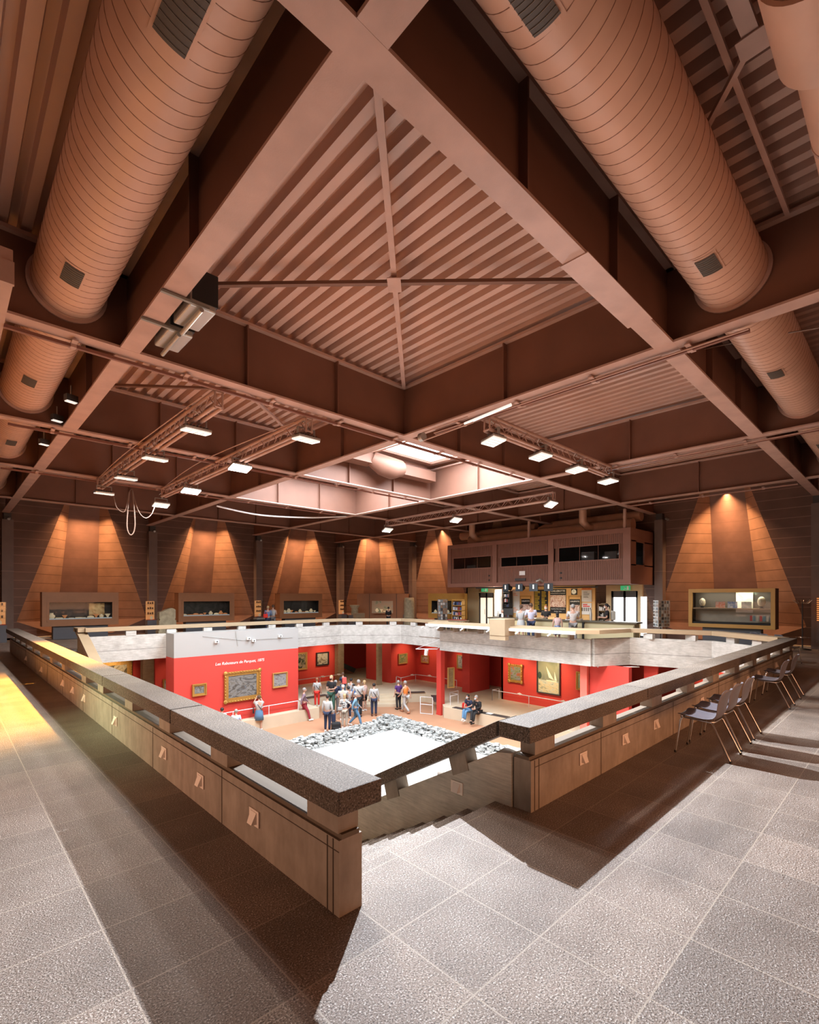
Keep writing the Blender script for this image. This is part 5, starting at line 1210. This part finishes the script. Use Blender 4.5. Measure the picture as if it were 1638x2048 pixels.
barrier('low barrier round the red corner walls', [(18.75, 20.7), (18.95, 20.9), (18.75, 20.3), (20.2, 20.6), (20.4, 18.8), (20.4, 17.6)], ZP, .42, [(19.8, 20.5), (20.3, 19.6)])
barrier('long low barrier in front of the tall sail painting', [(19.2, 14.3), (19.75, 14.3), (19.2, 14.3), (19.25, 12.3), (19.3, 10.2), (19.3, 9.0)], ZP, .5, [(19.2, 12.8), (19.2, 10.6)])
barrier('small bent barrier behind the red pillar', [(16.95, 15.0), (17.5, 15.0), (17.6, 15.6), (18.2, 15.6)], ZP, .42)
t = thing('handrail', 'white tubular handrail standing left of the red pillar', 'barrier', (16.5, 15.9, ZL))
M().tube([(16.3, 16.3, ZL), (16.3, 16.3, ZL+.8), (16.55, 15.75, ZL+.8), (16.55, 15.75, ZL)], .02, 6).tube([(16.3, 16.3, ZL+.45), (16.55, 15.75, ZL+.45)], .018, 6).tube([(16.3, 16.3, ZL+.02), (16.55, 15.75, ZL+.02)], .018, 6).obj('tube_frame', M_RAIL, t, True)
# track lamps
def track(lab, a, b, w0, w1):
    t = thing('track_lamp', lab, 'spotlight', a, 0, 'white lamp bars under the parapets')
    M().tube([a, b], .022, 6).obj('lamp_bar', M_RAIL, t, True)
    for p, q in ((a, w0), (b, w1)): M().tube([p, q], .007, 5).obj('strut', M_RAIL, t, True)
    c = Vector(a).lerp(Vector(b), .5); M().tube([c+Vector((0, 0, -.03)), c+Vector((.02, .06, -.28))], .09, 10).obj('spot_head', M_WHITE, t, True)
    return t
track('white lamp bar with a spotlight under the right end of the projecting parapet', (16.34, 7.72, -.52), (17.38, 6.72, -.52), (16.1, 7.9, -.08), (17.1, 7.05, -.08))
track('white lamp bar with a spotlight left of the projecting parapet', (15.75, 16.05, -.5), (16.45, 15.35, -.5), (16.5, 15.25, -.05), (16.5, 15.28, -.4))
for k, (p, q, w_) in enumerate((((13.9, 22.6, -.6), (15, 24.4, -1.6), 30), ((16.2, 22.8, -.6), (16.2, 24.4, -1.7), 30), ((19.7, 19.8, -.6), (19.7, 21.2, -1.7), 26), ((19.4, 19.6, -.6), (20.8, 19.8, -1.7), 20), ((18.0, 13.3, -.6), (19.8, 13.3, -1.8), 40), ((18.0, 11.4, -.6), (19.8, 11.4, -1.8), 55), ((5.3, 22.8, -.6), (5.3, 24.4, -1.6), 34), ((19.0, 5.0, -.6), (20.5, 5.0, -1.4), 30), ((19.6, 17.6, -.6), (20.8, 17.5, -1.7), 14), ((7.2, 20.6, -.6), (6.9, 21.9, -1.8), 8))):
    light('SPOT', p, q, w_*5.0, (1, .74, .45), .05, None, 'picture_spot', cone=1.25, blend=.9)
light('AREA', (17.5, 22.5, -.6), (17.5, 22.5, -3), 22, (1, .8, .55), 3, 3, 'gallery_lamp')
light('AREA', (18.4, 12, -.6), (18.4, 12, -3), 45, (1, .85, .65), 1.6, 5, 'gallery_lamp')
t = thing('stair_banister', 'dark diagonal banister in the dim red stairwell', 'banister', (19, 25, ZP)); M().bar((17.6, 26.5, -1.9), (19.4, 25.4, -2.9), .08, .3).obj('handrail', M_BLACK, t, True)
# ruins: rubble walls and white stage
M().box(3.9, 12.95, 4.6, 14.35, ZL, -3.32).obj('floor_stage', M_STAGE, kind='structure')
rb_ = M(); rr = random.Random(5)
def stone(x, y, z, s):
    vs = []; 
    for i in range(8):
        vs.append((((i & 1)-.5)*1.6*s*rr.uniform(.6, 1.1), (((i >> 1) & 1)-.5)*1.0*s*rr.uniform(.6, 1.1), (((i >> 2) & 1)-.5)*.62*s*rr.uniform(.6, 1.1)))
    a = rr.uniform(0, 3.14); tl = rr.uniform(-.35, .35); R = Matrix.Rotation(a, 3, 'Z')@Matrix.Rotation(tl, 3, 'X')
    vs = [tuple(R@Vector(v)+Vector((x, y, z))) for v in vs]
    rb_.add(vs, [(0, 2, 3, 1), (4, 5, 7, 6), (0, 1, 5, 4), (2, 6, 7, 3), (0, 4, 6, 2), (1, 3, 7, 5)])
for k in range(4200):
    if rr.random() < .6: x, y = rr.uniform(5, 14.35), rr.uniform(14.3, 15.85)
    else: x, y = rr.uniform(12.9, 14.35), rr.uniform(5, 15.0)
    e = min(abs(y-14.3), abs(15.85-y)) if y > 14.3 and x < 13 else min(abs(x-12.9), abs(14.35-x))
    stone(x, y, -3.52+min(.42, .12+e*.5)*rr.uniform(.4, 1), rr.uniform(.07, .16))
rb_.obj('rubble_ruin_wall', M_STONE, kind='stuff', label='low rubble stone remains bordering the white stage')
M().box(4, 14.2, 14.4, 15.7, ZL, -3.4).box(13.0, 14.2, 4.6, 14.4, ZL, -3.4).obj('rubble_core', M_STONE, kind='structure')

# ================================================================ PEOPLE
SKIN = mat('skin', (.52, .30, .22), .55); SKIN2 = mat('skin_pale', (.66, .42, .33), .55)
def cm(n, c, **k): return mat('cloth_'+n, c, .85, **k)
PEND = []
def skinobj(name, verts, edges, radii, m, parent, root=0, extra=None, sub=1):
    me = bpy.data.meshes.new(name); me.from_pydata(verts, edges, []); me.update()
    o = bpy.data.objects.new(name, me); C.objects.link(o); o.parent = parent
    md = o.modifiers.new('skin', 'SKIN'); md.use_smooth_shade = True
    L = me.skin_vertices[0].data if me.skin_vertices else None
    for i, r in enumerate(radii):
        L[i].radius = (r[0], r[1]) if isinstance(r, tuple) else (r, r)
        L[i].use_root = (i == root)
    s = o.modifiers.new('sub', 'SUBSURF'); s.levels = sub; s.render_levels = sub
    PEND.append((o, m, extra)); return o
def person(lab, px, fy, hy, zf, turn, top, bottom, hair, pose='stand', legs='trousers', sleeve='short', hairlen='short', mask=None, sex='f', group=None, shoes=None, skin=None, pos=None, ht=None, strap=None):
    p = pos or pz(px, fy, zf); hgt = ht or (fy-hy)*depth(p)/FPX; k = hgt/1.72
    t = thing('person', lab, 'person', p, YAW-PI/2+turn, group)
    skin = skin or SKIN; wd = 1.0 if sex == 'f' else 1.1
    seat = pose == 'sit'
    J = {}
    J['pel'] = (0, 0, .94); J['sp'] = (0, -.01, 1.14); J['ch'] = (0, -.005, 1.32); J['nk'] = (0, 0, 1.45); J['hd'] = (0, .02, 1.53)
    for s, n in ((-1, 'l'), (1, 'r')):
        J['hip'+n] = (s*.09, 0, .88); J['kn'+n] = (s*.10, .02, .49); J['an'+n] = (s*.10, -.02, .09); J['to'+n] = (s*.12, .14, .035)
        J['sh'+n] = (s*.175*wd, 0, 1.385); J['el'+n] = (s*.235*wd, -.03, 1.12); J['wr'+n] = (s*.245*wd, .05, .88)
    if pose == 'walk':
        J['knr'] = (.10, .20, .52); J['anr'] = (.10, .30, .10); J['tor'] = (.11, .46, .07); J['knl'] = (-.10, .0, .49); J['anl'] = (-.10, -.33, .14); J['tol'] = (-.11, -.20, .03)
        J['ell'] = (-.23, .06, 1.13); J['wrl'] = (-.22, .24, .95); J['elr'] = (.23, -.14, 1.14); J['wrr'] = (.24, -.16, .9)
    if pose in ('hold', 'phone', 'talk'):
        for s, n in ((-1, 'l'), (1, 'r')):
            J['el'+n] = (s*.22*wd, .04, 1.11); J['wr'+n] = (s*.09, .27, 1.12)
    if pose == 'phone':
        J['ell'] = (-.27, .14, 1.32); J['wrl'] = (-.14, .33, 1.56); J['elr'] = (.20, .22, 1.3); J['wrr'] = (.05, .34, 1.54)
    if pose == 'hip':
        J['elr'] = (.36*wd, -.05, 1.14); J['wrr'] = (.2, .05, .98)
    if pose == 'back':
        for s, n in ((-1, 'l'), (1, 'r')): J['el'+n] = (s*.25*wd, -.12, 1.12); J['wr'+n] = (s*.08, -.17, .95)
    if seat:
        dz = -.42
        for q in ('pel', 'sp', 'ch', 'nk', 'hd', 'shl', 'shr'): x, y, z = J[q]; J[q] = (x, y+(.10 if z > 1.2 else 0), z+dz)
        for s, n in ((-1, 'l'), (1, 'r')):
            J['hip'+n] = (s*.09, .02, .50); J['kn'+n] = (s*.09, .44, .50); J['an'+n] = (s*.08, .50, .09); J['to'+n] = (s*.09, .66, .035)
            J['el'+n] = (s*.22, .12, .76); J['wr'+n] = (s*.08, .34, .70)
        J['knr'] = (.05, .44, .55); J['anr'] = (-.05, .62, .16); J['tor'] = (-.1, .74, .12)
        J['hd'] = (0, .17, 1.10); J['nk'] = (0, .12, 1.03)
    V = {q: tuple(c*k for c in J[q]) for q in J}
    names = ['pel', 'sp', 'ch', 'nk', 'hd', 'shl', 'ell', 'wrl', 'shr', 'elr', 'wrr', 'hipl', 'knl', 'anl', 'tol', 'hipr', 'knr', 'anr', 'tor']
    idx = {q: i for i, q in enumerate(names)}
    E = [('pel', 'sp'), ('sp', 'ch'), ('ch', 'nk'), ('nk', 'hd'), ('ch', 'shl'), ('shl', 'ell'), ('ell', 'wrl'), ('ch', 'shr'), ('shr', 'elr'), ('elr', 'wrr'), ('pel', 'hipl'), ('hipl', 'knl'), ('knl', 'anl'), ('anl', 'tol'), ('pel', 'hipr'), ('hipr', 'knr'), ('knr', 'anr'), ('anr', 'tor')]
    R = {'pel': (.135, .10), 'sp': (.115, .09), 'ch': (.14, .095), 'nk': .055, 'hd': .055, 'shl': .06, 'ell': .042, 'wrl': .028, 'shr': .06, 'elr': .042, 'wrr': .028, 'hipl': .09, 'knl': .055, 'anl': .038, 'tol': .035, 'hipr': .09, 'knr': .055, 'anr': .038, 'tor': .035}
    def rk(r, f=1, a=0): return tuple((c*f+a)*k for c in r) if isinstance(r, tuple) else (r*f+a)*k
    hd = Vector(J['hd']); fwd = .05 if seat else .02
    hx = M(); hc = (hd.x*k, (hd.y+.015)*k, (hd.z+.085)*k)
    hx.ball(hc, .075*k, .092*k, .112*k, 12, 9).ball((hc[0], hc[1]-.012*k, hc[2]+.02*k), .078*k, .088*k, .09*k, 10, 7)
    hx.ball((hc[0], hc[1]+.09*k, hc[2]-.015*k), .012*k, .02*k, .022*k, 6, 4)
    for s in (-1, 1): hx.ball((hc[0]+s*.078*k, hc[1]-.005*k, hc[2]-.01*k), .010*k, .02*k, .028*k, 6, 4); hx.ball((hc[0]+s*.028*k, hc[1]+.082*k, hc[2]+.012*k), .010*k, .008*k, .007*k, 6, 4)
    hx.ball((hc[0], hc[1]+.084*k, hc[2]-.055*k), .022*k, .008*k, .007*k, 6, 4)
    for n in ('l', 'r'):
        wv = Vector(V['wr'+n]); ev = Vector(V['el'+n]); d = (wv-ev).normalized(); sd = d.cross(Vector((0, 1, 0)) if abs(d.y) < .8 else Vector((1, 0, 0))).normalized()
        up = sd.cross(d); c = wv+d*.05*k
        hx.tube([wv-d*.01*k, wv+d*.045*k, wv+d*.085*k], [.024*k, .034*k, .03*k], 8)
        for f in range(4):
            o_ = sd*(f-1.5)*.017*k; L = (.062, .072, .068, .052)[f]*k
            hx.tube([wv+d*.08*k+o_, wv+d*.08*k+o_+d*L*.55, wv+d*.08*k+o_+d*L+up*.018*k], [.0085*k, .008*k, .006*k], 5)
        s = -1 if n == 'l' else 1
        hx.tube([wv+d*.03*k-sd*.028*k, wv+d*.065*k-sd*.052*k, wv+d*.09*k-sd*.05*k], [.011*k, .009*k, .007*k], 5)
    skinobj('body', [V[q] for q in names], [(idx[a], idx[b]) for a, b in E], [rk(R[q]) for q in names], skin, t, 0, hx)
    def garment(nm, qs, es, rad, m, root=0, vov=None):
        vv = [(vov or {}).get(q, V[q]) for q in qs]; ii = {q: i for i, q in enumerate(qs)}
        return skinobj(nm, vv, [(ii[a], ii[b]) for a, b in es], [rk(rad[q]) for q in qs], m, t, root)
    tr = {'pel': (.160, .125), 'sp': (.14, .115), 'ch': (.163, .12), 'nk': .07, 'shl': .082, 'shr': .082, 'ell': .06, 'elr': .06, 'wrl': .04, 'wrr': .04}
    qs = ['pel', 'sp', 'ch', 'nk', 'shl', 'shr']; es = [('pel', 'sp'), ('sp', 'ch'), ('ch', 'nk'), ('ch', 'shl'), ('ch', 'shr')]
    if sleeve != 'none':
        qs += ['ell', 'elr']; es += [('shl', 'ell'), ('shr', 'elr')]
        vov = None
        if sleeve == 'long': qs += ['wrl', 'wrr']; es += [('ell', 'wrl'), ('elr', 'wrr')]
        else: vov = {q: tuple(Vector(V['sh'+q[2]]).lerp(Vector(V[q]), .75)) for q in ('ell', 'elr')}
    else: vov = None
    nkv = dict(vov or {}); nkv['nk'] = tuple(Vector(V['nk'])-Vector((0, 0, .035*k))); 
    garment('top', qs, es, tr, top, 0, nkv)
    if sleeve == 'coat':
        pass
    if legs == 'trousers':
        q2 = ['pel', 'hipl', 'knl', 'anl', 'hipr', 'knr', 'anr']; e2 = [('pel', 'hipl'), ('hipl', 'knl'), ('knl', 'anl'), ('pel', 'hipr'), ('hipr', 'knr'), ('knr', 'anr')]
        garment('trousers', q2, e2, {'pel': (.15, .115), 'hipl': .108, 'knl': .077, 'anl': .062, 'hipr': .108, 'knr': .077, 'anr': .062}, bottom)
    elif legs == 'shorts':
        q2 = ['pel', 'hipl', 'knl', 'hipr', 'knr']; e2 = [('pel', 'hipl'), ('hipl', 'knl'), ('pel', 'hipr'), ('hipr', 'knr')]
        garment('shorts', q2, e2, {'pel': (.15, .115), 'hipl': .11, 'knl': .09, 'hipr': .11, 'knr': .09}, bottom, 0, {q: tuple(Vector(V['hip'+q[2]]).lerp(Vector(V[q]), .85)) for q in ('knl', 'knr')})
    else:
        z1, z0 = 1.02*k, (.52 if legs == 'skirt' else .46)*k
        M().lathe([(.15*k, z1), (.19*k, z1-.12*k), (.205*k, (z0+z1)/2), (.225*k, z0), (.21*k, z0)], 18, (0, 0, 0), 1, .78).obj('skirt', bottom, t)
    sh = M()
    for n in ('l', 'r'):
        a, b = Vector(V['an'+n]), Vector(V['to'+n]); sh.tube([a+Vector((0, -.05*k, -.05*k)), (a+b)/2+Vector((0, 0, -.01*k)), b+Vector((0, .02*k, 0))], [.045*k, .05*k, .036*k], 8)
    sh.v = [(x, y, max(z, .0)) for x, y, z in sh.v]
    sh.obj('shoes', shoes or M_WHITE, t)
    if hair:
        hh = M(); hh.ball((hc[0], hc[1]-.02*k, hc[2]+.035*k), .088*k, .098*k, .098*k, 12, 8)
        if hairlen in ('long', 'bob'): hh.ball((hc[0], hc[1]-.05*k, hc[2]-(.09 if hairlen == 'long' else .04)*k), .08*k, .055*k, (.15 if hairlen == 'long' else .1)*k, 10, 7)
        if hairlen == 'tail': hh.tube([(hc[0], hc[1]-.1*k, hc[2]+.03*k), (hc[0], hc[1]-.15*k, hc[2]), (hc[0], hc[1]-.14*k, hc[2]-.12*k)], [.03*k, .035*k, .012*k], 8)
        hh.obj('hair', hair, t)
    if mask: M().ball((hc[0], hc[1]+.055*k, hc[2]-.04*k), .062*k, .05*k, .05*k, 10, 6).obj('face_mask', mask, t)
    if strap: M().tube([(-.15*k, .02*k, 1.42*k), (-.02*k, -.135*k, 1.25*k), (.16*k, -.1*k, 1.0*k)], .014*k, 5).obj('bag_strap', strap, t)
    t['h'] = k; del t['h']
    return t, p, k
def bagobj(lab, t_, off, size, m, cat='bag', handle=True, name='bag', group=None, k=1):
    mt = t_.matrix_basis; p = mt@(Vector(off)*k)
    b = thing(name, lab, cat, p, t_.rotation_euler[2], group); s = [c*k for c in size]
    M().box(-s[0]/2, s[0]/2, -s[1]/2, s[1]/2, 0, s[2]).obj('bag_body', m, b, bevel=min(s)*.25)
    if handle: M().tube([(-s[0]*.3, 0, s[2]), (-s[0]*.2, 0, s[2]+.12*k), (s[0]*.2, 0, s[2]+.12*k), (s[0]*.3, 0, s[2])], .012*k, 5).obj('bag_handle', m, b)
    return b
cW = cm('white', (.44, .44, .44)); cOFF = cm('offwhite', (.45, .43, .39)); cNAVY = cm('navy', (.02, .03, .07)); cBLK = cm('black', (.015, .015, .018)); cRED = cm('red', (.65, .03, .02)); cCOR = cm('coral', (.75, .12, .10)); cDEN = cm('denim', (.10, .22, .38)); cLB = cm('lightblue', (.50, .60, .80)); cGREY = cm('greytrouser', (.20, .19, .19)); cSAND = cm('sand', (.42, .37, .31)); cPUR = cm('purple', (.09, .03, .17)); cORG = cm('orange', (.85, .28, .06)); cMAR = cm('maroon', (.30, .03, .05)); cGRN = cm('green', (.04, .12, .09)); cPATT = picture('cloth_patterned', [(.02, .02, .03), (.02, .02, .03), (.7, .7, .68), (.75, .75, .72)], 14, .5, 31); cPAT2 = picture('cloth_mottled', [(.2, .08, .12), (.3, .2, .25), (.12, .1, .14), (.45, .35, .38)], 16, 1, 32); cPAT3 = picture('cloth_leafprint', [(.5, .46, .44), (.62, .58, .56), (.35, .32, .32)], 20, 1, 33); cDRS = picture('cloth_tartan', [(.03, .05, .14), (.1, .15, .3), (.55, .6, .7)], 18, .3, 34)
hBRN = mat('hair_brown', (.09, .05, .03), .7); hBLK = mat('hair_black', (.015, .012, .012), .6); hGRY = mat('hair_grey', (.32, .31, .30), .7); hWHT = mat('hair_white', (.6, .58, .55), .7); hBLD = mat('hair_blond', (.5, .35, .18), .7); hRED = mat('hair_auburn', (.30, .12, .06), .7)
mBLU = mat('mask_blue', (.5, .65, .75), .7); shB = M_BLACK
G1 = 'visitors in the lower hall'
a, p_, k_ = person('person in white top and blue skirt holding up a phone to the largest painting', 518, 1461, 1391, ZL, .25, cW, cDEN, hBRN, 'phone', 'skirt', strap=cBLK, group=G1)
tg = thing('phone', 'dark phone held up by the person in the blue skirt', 'phone', a.matrix_basis@Vector((-.05*k_, .44*k_, 1.62*k_)), a.rotation_euler[2]); M().box(-.075, .075, -.006, .006, -.04, .04).obj('phone_body', M_BLACK, tg)
bagobj('small black shoulder bag of the person in the blue skirt', a, (-.26, 0, .86), (.08, .14, .18), cBLK, k=k_)
person('person with dark hair and pink white top seen behind the coping, only head and shoulders', 444, 1485, 1416, ZL, .1, cm('pinkwhite', (.75, .6, .62)), cNAVY, hBLK, group=G1)
person('person with pale hair and light blue top seen behind the coping', 472, 1488, 1419, ZL, .2, cLB, cLB, hGRY, group=G1)
person('grey haired person with a mask half hidden behind the left parapet', 288, 1425, 1356, ZL, 2.0, cOFF, cGREY, hGRY, mask=M_WHITE, group=G1, skin=SKIN2)
person('person in mottled purple jacket and maroon trousers walking left of the group', 608, 1442, 1376, ZL, -1.3, cPAT2, cMAR, hGRY, 'walk', sleeve='long', group=G1)
person('person in white top and bright red trousers standing on the step', 634, 1413, 1356, ZP-.2, .1, cW, cRED, hRED, strap=cBLK, mask=M_WHITE, group=G1)
person('person in black t-shirt and black mask facing the camera', 663, 1424, 1351, ZP-.3, PI-.3, cBLK, cGRN, hBLD, 'talk', hairlen='bob', mask=M_BLACK, group=G1)
person('person in navy jacket and grey trousers seen from behind', 671, 1428, 1361, ZL, -.2, cNAVY, cGREY, hGRY, 'hold', sleeve='long', sex='m', group=G1)
a, p_, k_ = person('person with a coral backpack at the back of the group', 686, 1398, 1345, ZP, .5, cNAVY, cDEN, hBRN, 'hold', mask=M_WHITE, group=G1)
bagobj('coral red backpack worn at the back of the group', a, (0, -.24, 1.02), (.28, .16, .42), cCOR, 'backpack', False, 'backpack', k=k_)
a, p_, k_ = person('person in white hooded top and navy trousers holding a dark bag', 655, 1463, 1390, ZL, -.2, cW, cNAVY, hBLK, 'stand', sleeve='long', mask=mBLU, group=G1)
bagobj('dark blue shopper bag held by the person in the white hooded top', a, (.27, .08, .45), (.2, .12, .38), cNAVY, k=k_)
q = pz(672, 1465, ZL); b = thing('backpack', 'black backpack standing on the lower floor beside the white hooded person', 'backpack', q, -.5)
M().box(-.19, .19, -.13, .13, 0, .42).obj('bag_body', cBLK, b, bevel=.06); M().box(-.14, .14, -.18, -.13, .05, .25).obj('front_pocket', cBLK, b, bevel=.03); M().tube([(-.05, 0, .42), (-.03, 0, .47), (.03, 0, .47), (.05, 0, .42)], .01, 5).obj('bag_handle', cBLK, b)
person('bald person in white shirt seen from behind in the group', 686, 1440, 1370, ZL, .1, cW, cSAND, hWHT, 'hold', sex='m', skin=SKIN2, group=G1)
a, p_, k_ = person('blond person in black and white patterned blouse and wide sand trousers', 689, 1456, 1388, ZL, -.05, cPATT, cSAND, hBLD, 'hip', hairlen='bob', group=G1)
bagobj('small white handbag of the person in patterned blouse', a, (-.2, -.12, .92), (.24, .1, .16), cW, k=k_)
person('dark haired person in white top in the middle of the group', 697, 1437, 1373, ZL, .8, cW, cNAVY, hBLK, 'hold', mask=mBLU, group=G1)
person('dark haired person in white blouse at the back of the group', 702, 1415, 1357, ZP-.35, -.4, cW, cGREY, hBLK, 'hold', sleeve='long', group=G1)
person('person in bright blue top between the white shirts', 708, 1424, 1368, ZL, 1.2, cm('brightblue', (.05, .22, .62)), cNAVY, hBLK, 'hold', group=G1)
person('grey haired person in white shirt with a black strap', 717, 1434, 1360, ZL, .1, cW, cBLK, hGRY, 'stand', sex='m', strap=cBLK, shoes=shB, group=G1)
person('person in denim jacket and jeans walking to the left of the group front', 711, 1452, 1386, ZL, -1.5, cm('denimlight', (.18, .33, .45)), cDEN, hGRY, 'walk', sleeve='long', group=G1)
a, p_, k_ = person('blond person in sleeveless top and black shorts with a mask', 729, 1422, 1361, ZL, .9, cm('rose', (.6, .45, .42)), cBLK, hBLD, 'hold', 'shorts', 'none', 'bob', mask=mBLU, group=G1)
bagobj('woven brown bag at the side of the person in black shorts', a, (.18, -.16, .86), (.2, .14, .3), mat('woven_bag', (.3, .2, .12), .8), k=k_)
person('dark haired person in white blouse and navy trousers at the right of the group', 748, 1432, 1367, ZL, .15, cW, cNAVY, hBLK, 'stand', sleeve='long', shoes=mat('shoe_brown', (.12, .04, .03), .5), strap=cBLK, group=G1)
person('grey haired person in long purple shirt and black trousers', 797, 1419, 1361, ZL, .6, cPUR, cBLK, hGRY, 'stand', 'trousers', 'short', mask=M_WHITE, shoes=shB, group=G1)
a, p_, k_ = person('person in orange top and white trousers walking beside the purple shirt', 811, 1426, 1362, ZL, .9, cORG, cW, hGRY, 'walk', sleeve='none', shoes=mat('sandal', (.4, .18, .1), .6), group=G1)
# seated couple on the podium edge
s1 = pz(941, 1424, ZP); s1 = Vector((16.75, pz(938, 1424, ZP).y, ZP-.47))
for lab, px, top_, bot, hr, hl, rz, kk in (('seated person in navy and white top and jeans on the podium edge', 940, cNAVY, cDEN, hBLK, 'long', .0, .86), ('seated person in black leather jacket beside the person in jeans', 957, cBLK, cBLK, hGRY, 'short', -.0, .9)):
    r_ = ray(px, 1424); tt_ = 16.72/r_[0]; pp = Vector((16.72, r_[1]*tt_, ZP-.44*kk))
    person(lab, 0, 0, 0, 0, PI/2-(YAW-PI/2)+0-0, top_, bot, hr, 'sit', sleeve='short' if kk < .88 else 'long', hairlen=hl, mask=mBLU, pos=pp, ht=1.72*kk, group='couple sitting on the podium edge', shoes=M_WHITE if kk < .88 else shB)
b = thing('red_bag', 'red and navy bag beside the seated couple', 'bag', Vector((16.98, 14.15, ZP)), .3); M().box(-.08, .08, -.13, .13, 0, .24).obj('bag_body', cRED, b, bevel=.04); M().tube([(-.05, 0, .3), (0, 0, .38), (.05, 0, .3)], .01, 5).obj('bag_handle', cNAVY, b)
q = Vector((16.9, pz(972, 1430, ZP).y, ZP)); b = M().box(-.1, .1, -.14, .14, 0, .01).obj('leaflet', M_WHITE); b.location = q+Vector((0, 0, .02)); tag(b, 'white leaflet lying on the podium edge beside the seated couple', 'leaflet')
person('grey haired person down in the hall seen through the gap of the stair rail', 882, 1690, 1542, ZL, 0, cW, cGREY, hGRY, group=G1)
# gallery people near the shop
G2 = 'people at the shop counter'
def gp(lab, px, hy, u, turn, *a, hh=1.62, **k):
    r_ = ray(px, 1300); tt_ = u/r_[0]; pos = Vector((u, r_[1]*tt_, 0)); d = depth(pos); hh = H-(hy-CY)*d/FPX
    return person(lab, 0, 0, 0, 0, turn, *a, pos=pos, ht=hh, group=G2, **k)
gp('person in white dress with brown tied hair at the counter', 1042, 1210, 17.9, -.6, cW, cW, hBRN, 'hold', 'skirt', 'long', hairlen='tail')
gp('person in pale lilac shirt and navy trousers seen from behind at the counter', 1062, 1207, 17.8, 0, cm('lilac', (.62, .62, .78)), cNAVY, hBRN, 'hold', sex='m')
gp('staff person in black top with white mask behind the counter', 1092, 1211, 19.7, PI-.4, cBLK, cBLK, hRED, 'talk', hairlen='long', mask=M_WHITE)
gp('small girl with long black hair and blue dress at the counter', 1115, 1225, 17.9, -.2, cm('pinktop', (.6, .45, .45)), cDRS, hBLK, 'stand', 'skirt', 'none', hairlen='long')
gp('grey haired person in printed shirt leaning at the counter', 1146, 1209, 17.9, -.2, cPAT3, cGREY, hGRY, 'hold', sex='m')
a, p_, k_ = gp('dark haired person in black top with white mask turned left near the entrance', 1214, 1208, 19.9, 1.3, cBLK, cBLK, hBLK, 'talk', hairlen='tail', mask=M_WHITE)
bagobj('pale backpack worn by the person in black near the entrance', a, (0, -.25, 1.0), (.3, .18, .42), cOFF, 'backpack', False, 'backpack', k=k_)
gp('receptionist with grey hair and black jacket behind the left end of the counter', 1005, 1219, 19.6, PI-.6, cBLK, cBLK, hGRY, 'hold', sleeve='long', skin=SKIN2)
def gq(lab, px, hy, v, turn, *a, **k):
    r_ = ray(px, 1300); tt_ = v/r_[1]; pos = Vector((r_[0]*tt_, v, 0)); hh = H-(hy-CY)*depth(pos)/FPX
    return person(lab, 0, 0, 0, 0, turn, *a, pos=pos, ht=hh, group='visitors looking into the gallery showcases', **k)
a, p_, k_ = gq('person in blue shirt with a red bag looking into the third showcase', 536, 1212, 24.2, .3, cm('shirtblue', (.14, .20, .34)), cNAVY, hBLD, 'hold', sleeve='long')
bagobj('bright red bag on the shoulder of the person in blue', a, (-.16, -.2, .95), (.28, .14, .26), cRED, k=k_)
gq('person in white vest close beside the person in blue', 546, 1210, 24.6, .1, cW, cGREY, hBRN, 'hold', sleeve='none')
gq('dark dressed person leaning toward the corner cabinet window', 777, 1214, 22.6, .2, cBLK, cBLK, hBLK, 'hold', sleeve='long')
bpy.context.view_layer.update()
dg = bpy.context.evaluated_depsgraph_get()
for o, m, extra in PEND:
    me = bpy.data.meshes.new_from_object(o.evaluated_get(dg))
    b = M(); b.add([v.co for v in me.vertices], [tuple(p.vertices) for p in me.polygons], True)
    if extra: b.add(extra.v, extra.f, True)
    nm = b.mesh(o.name); nm.materials.append(m); o.modifiers.clear(); o.data = nm

for o in [q for q in S.objects if q.type == 'FONT']:      # lettering as plain meshes
    me = bpy.data.meshes.new_from_object(o.evaluated_get(dg))
    n = bpy.data.objects.new(o.name+'_x', me); C.objects.link(n); n.parent = o.parent; n.matrix_basis = o.matrix_basis.copy()
    nm = o.name.split('.')[0]; bpy.data.objects.remove(o); n.name = nm
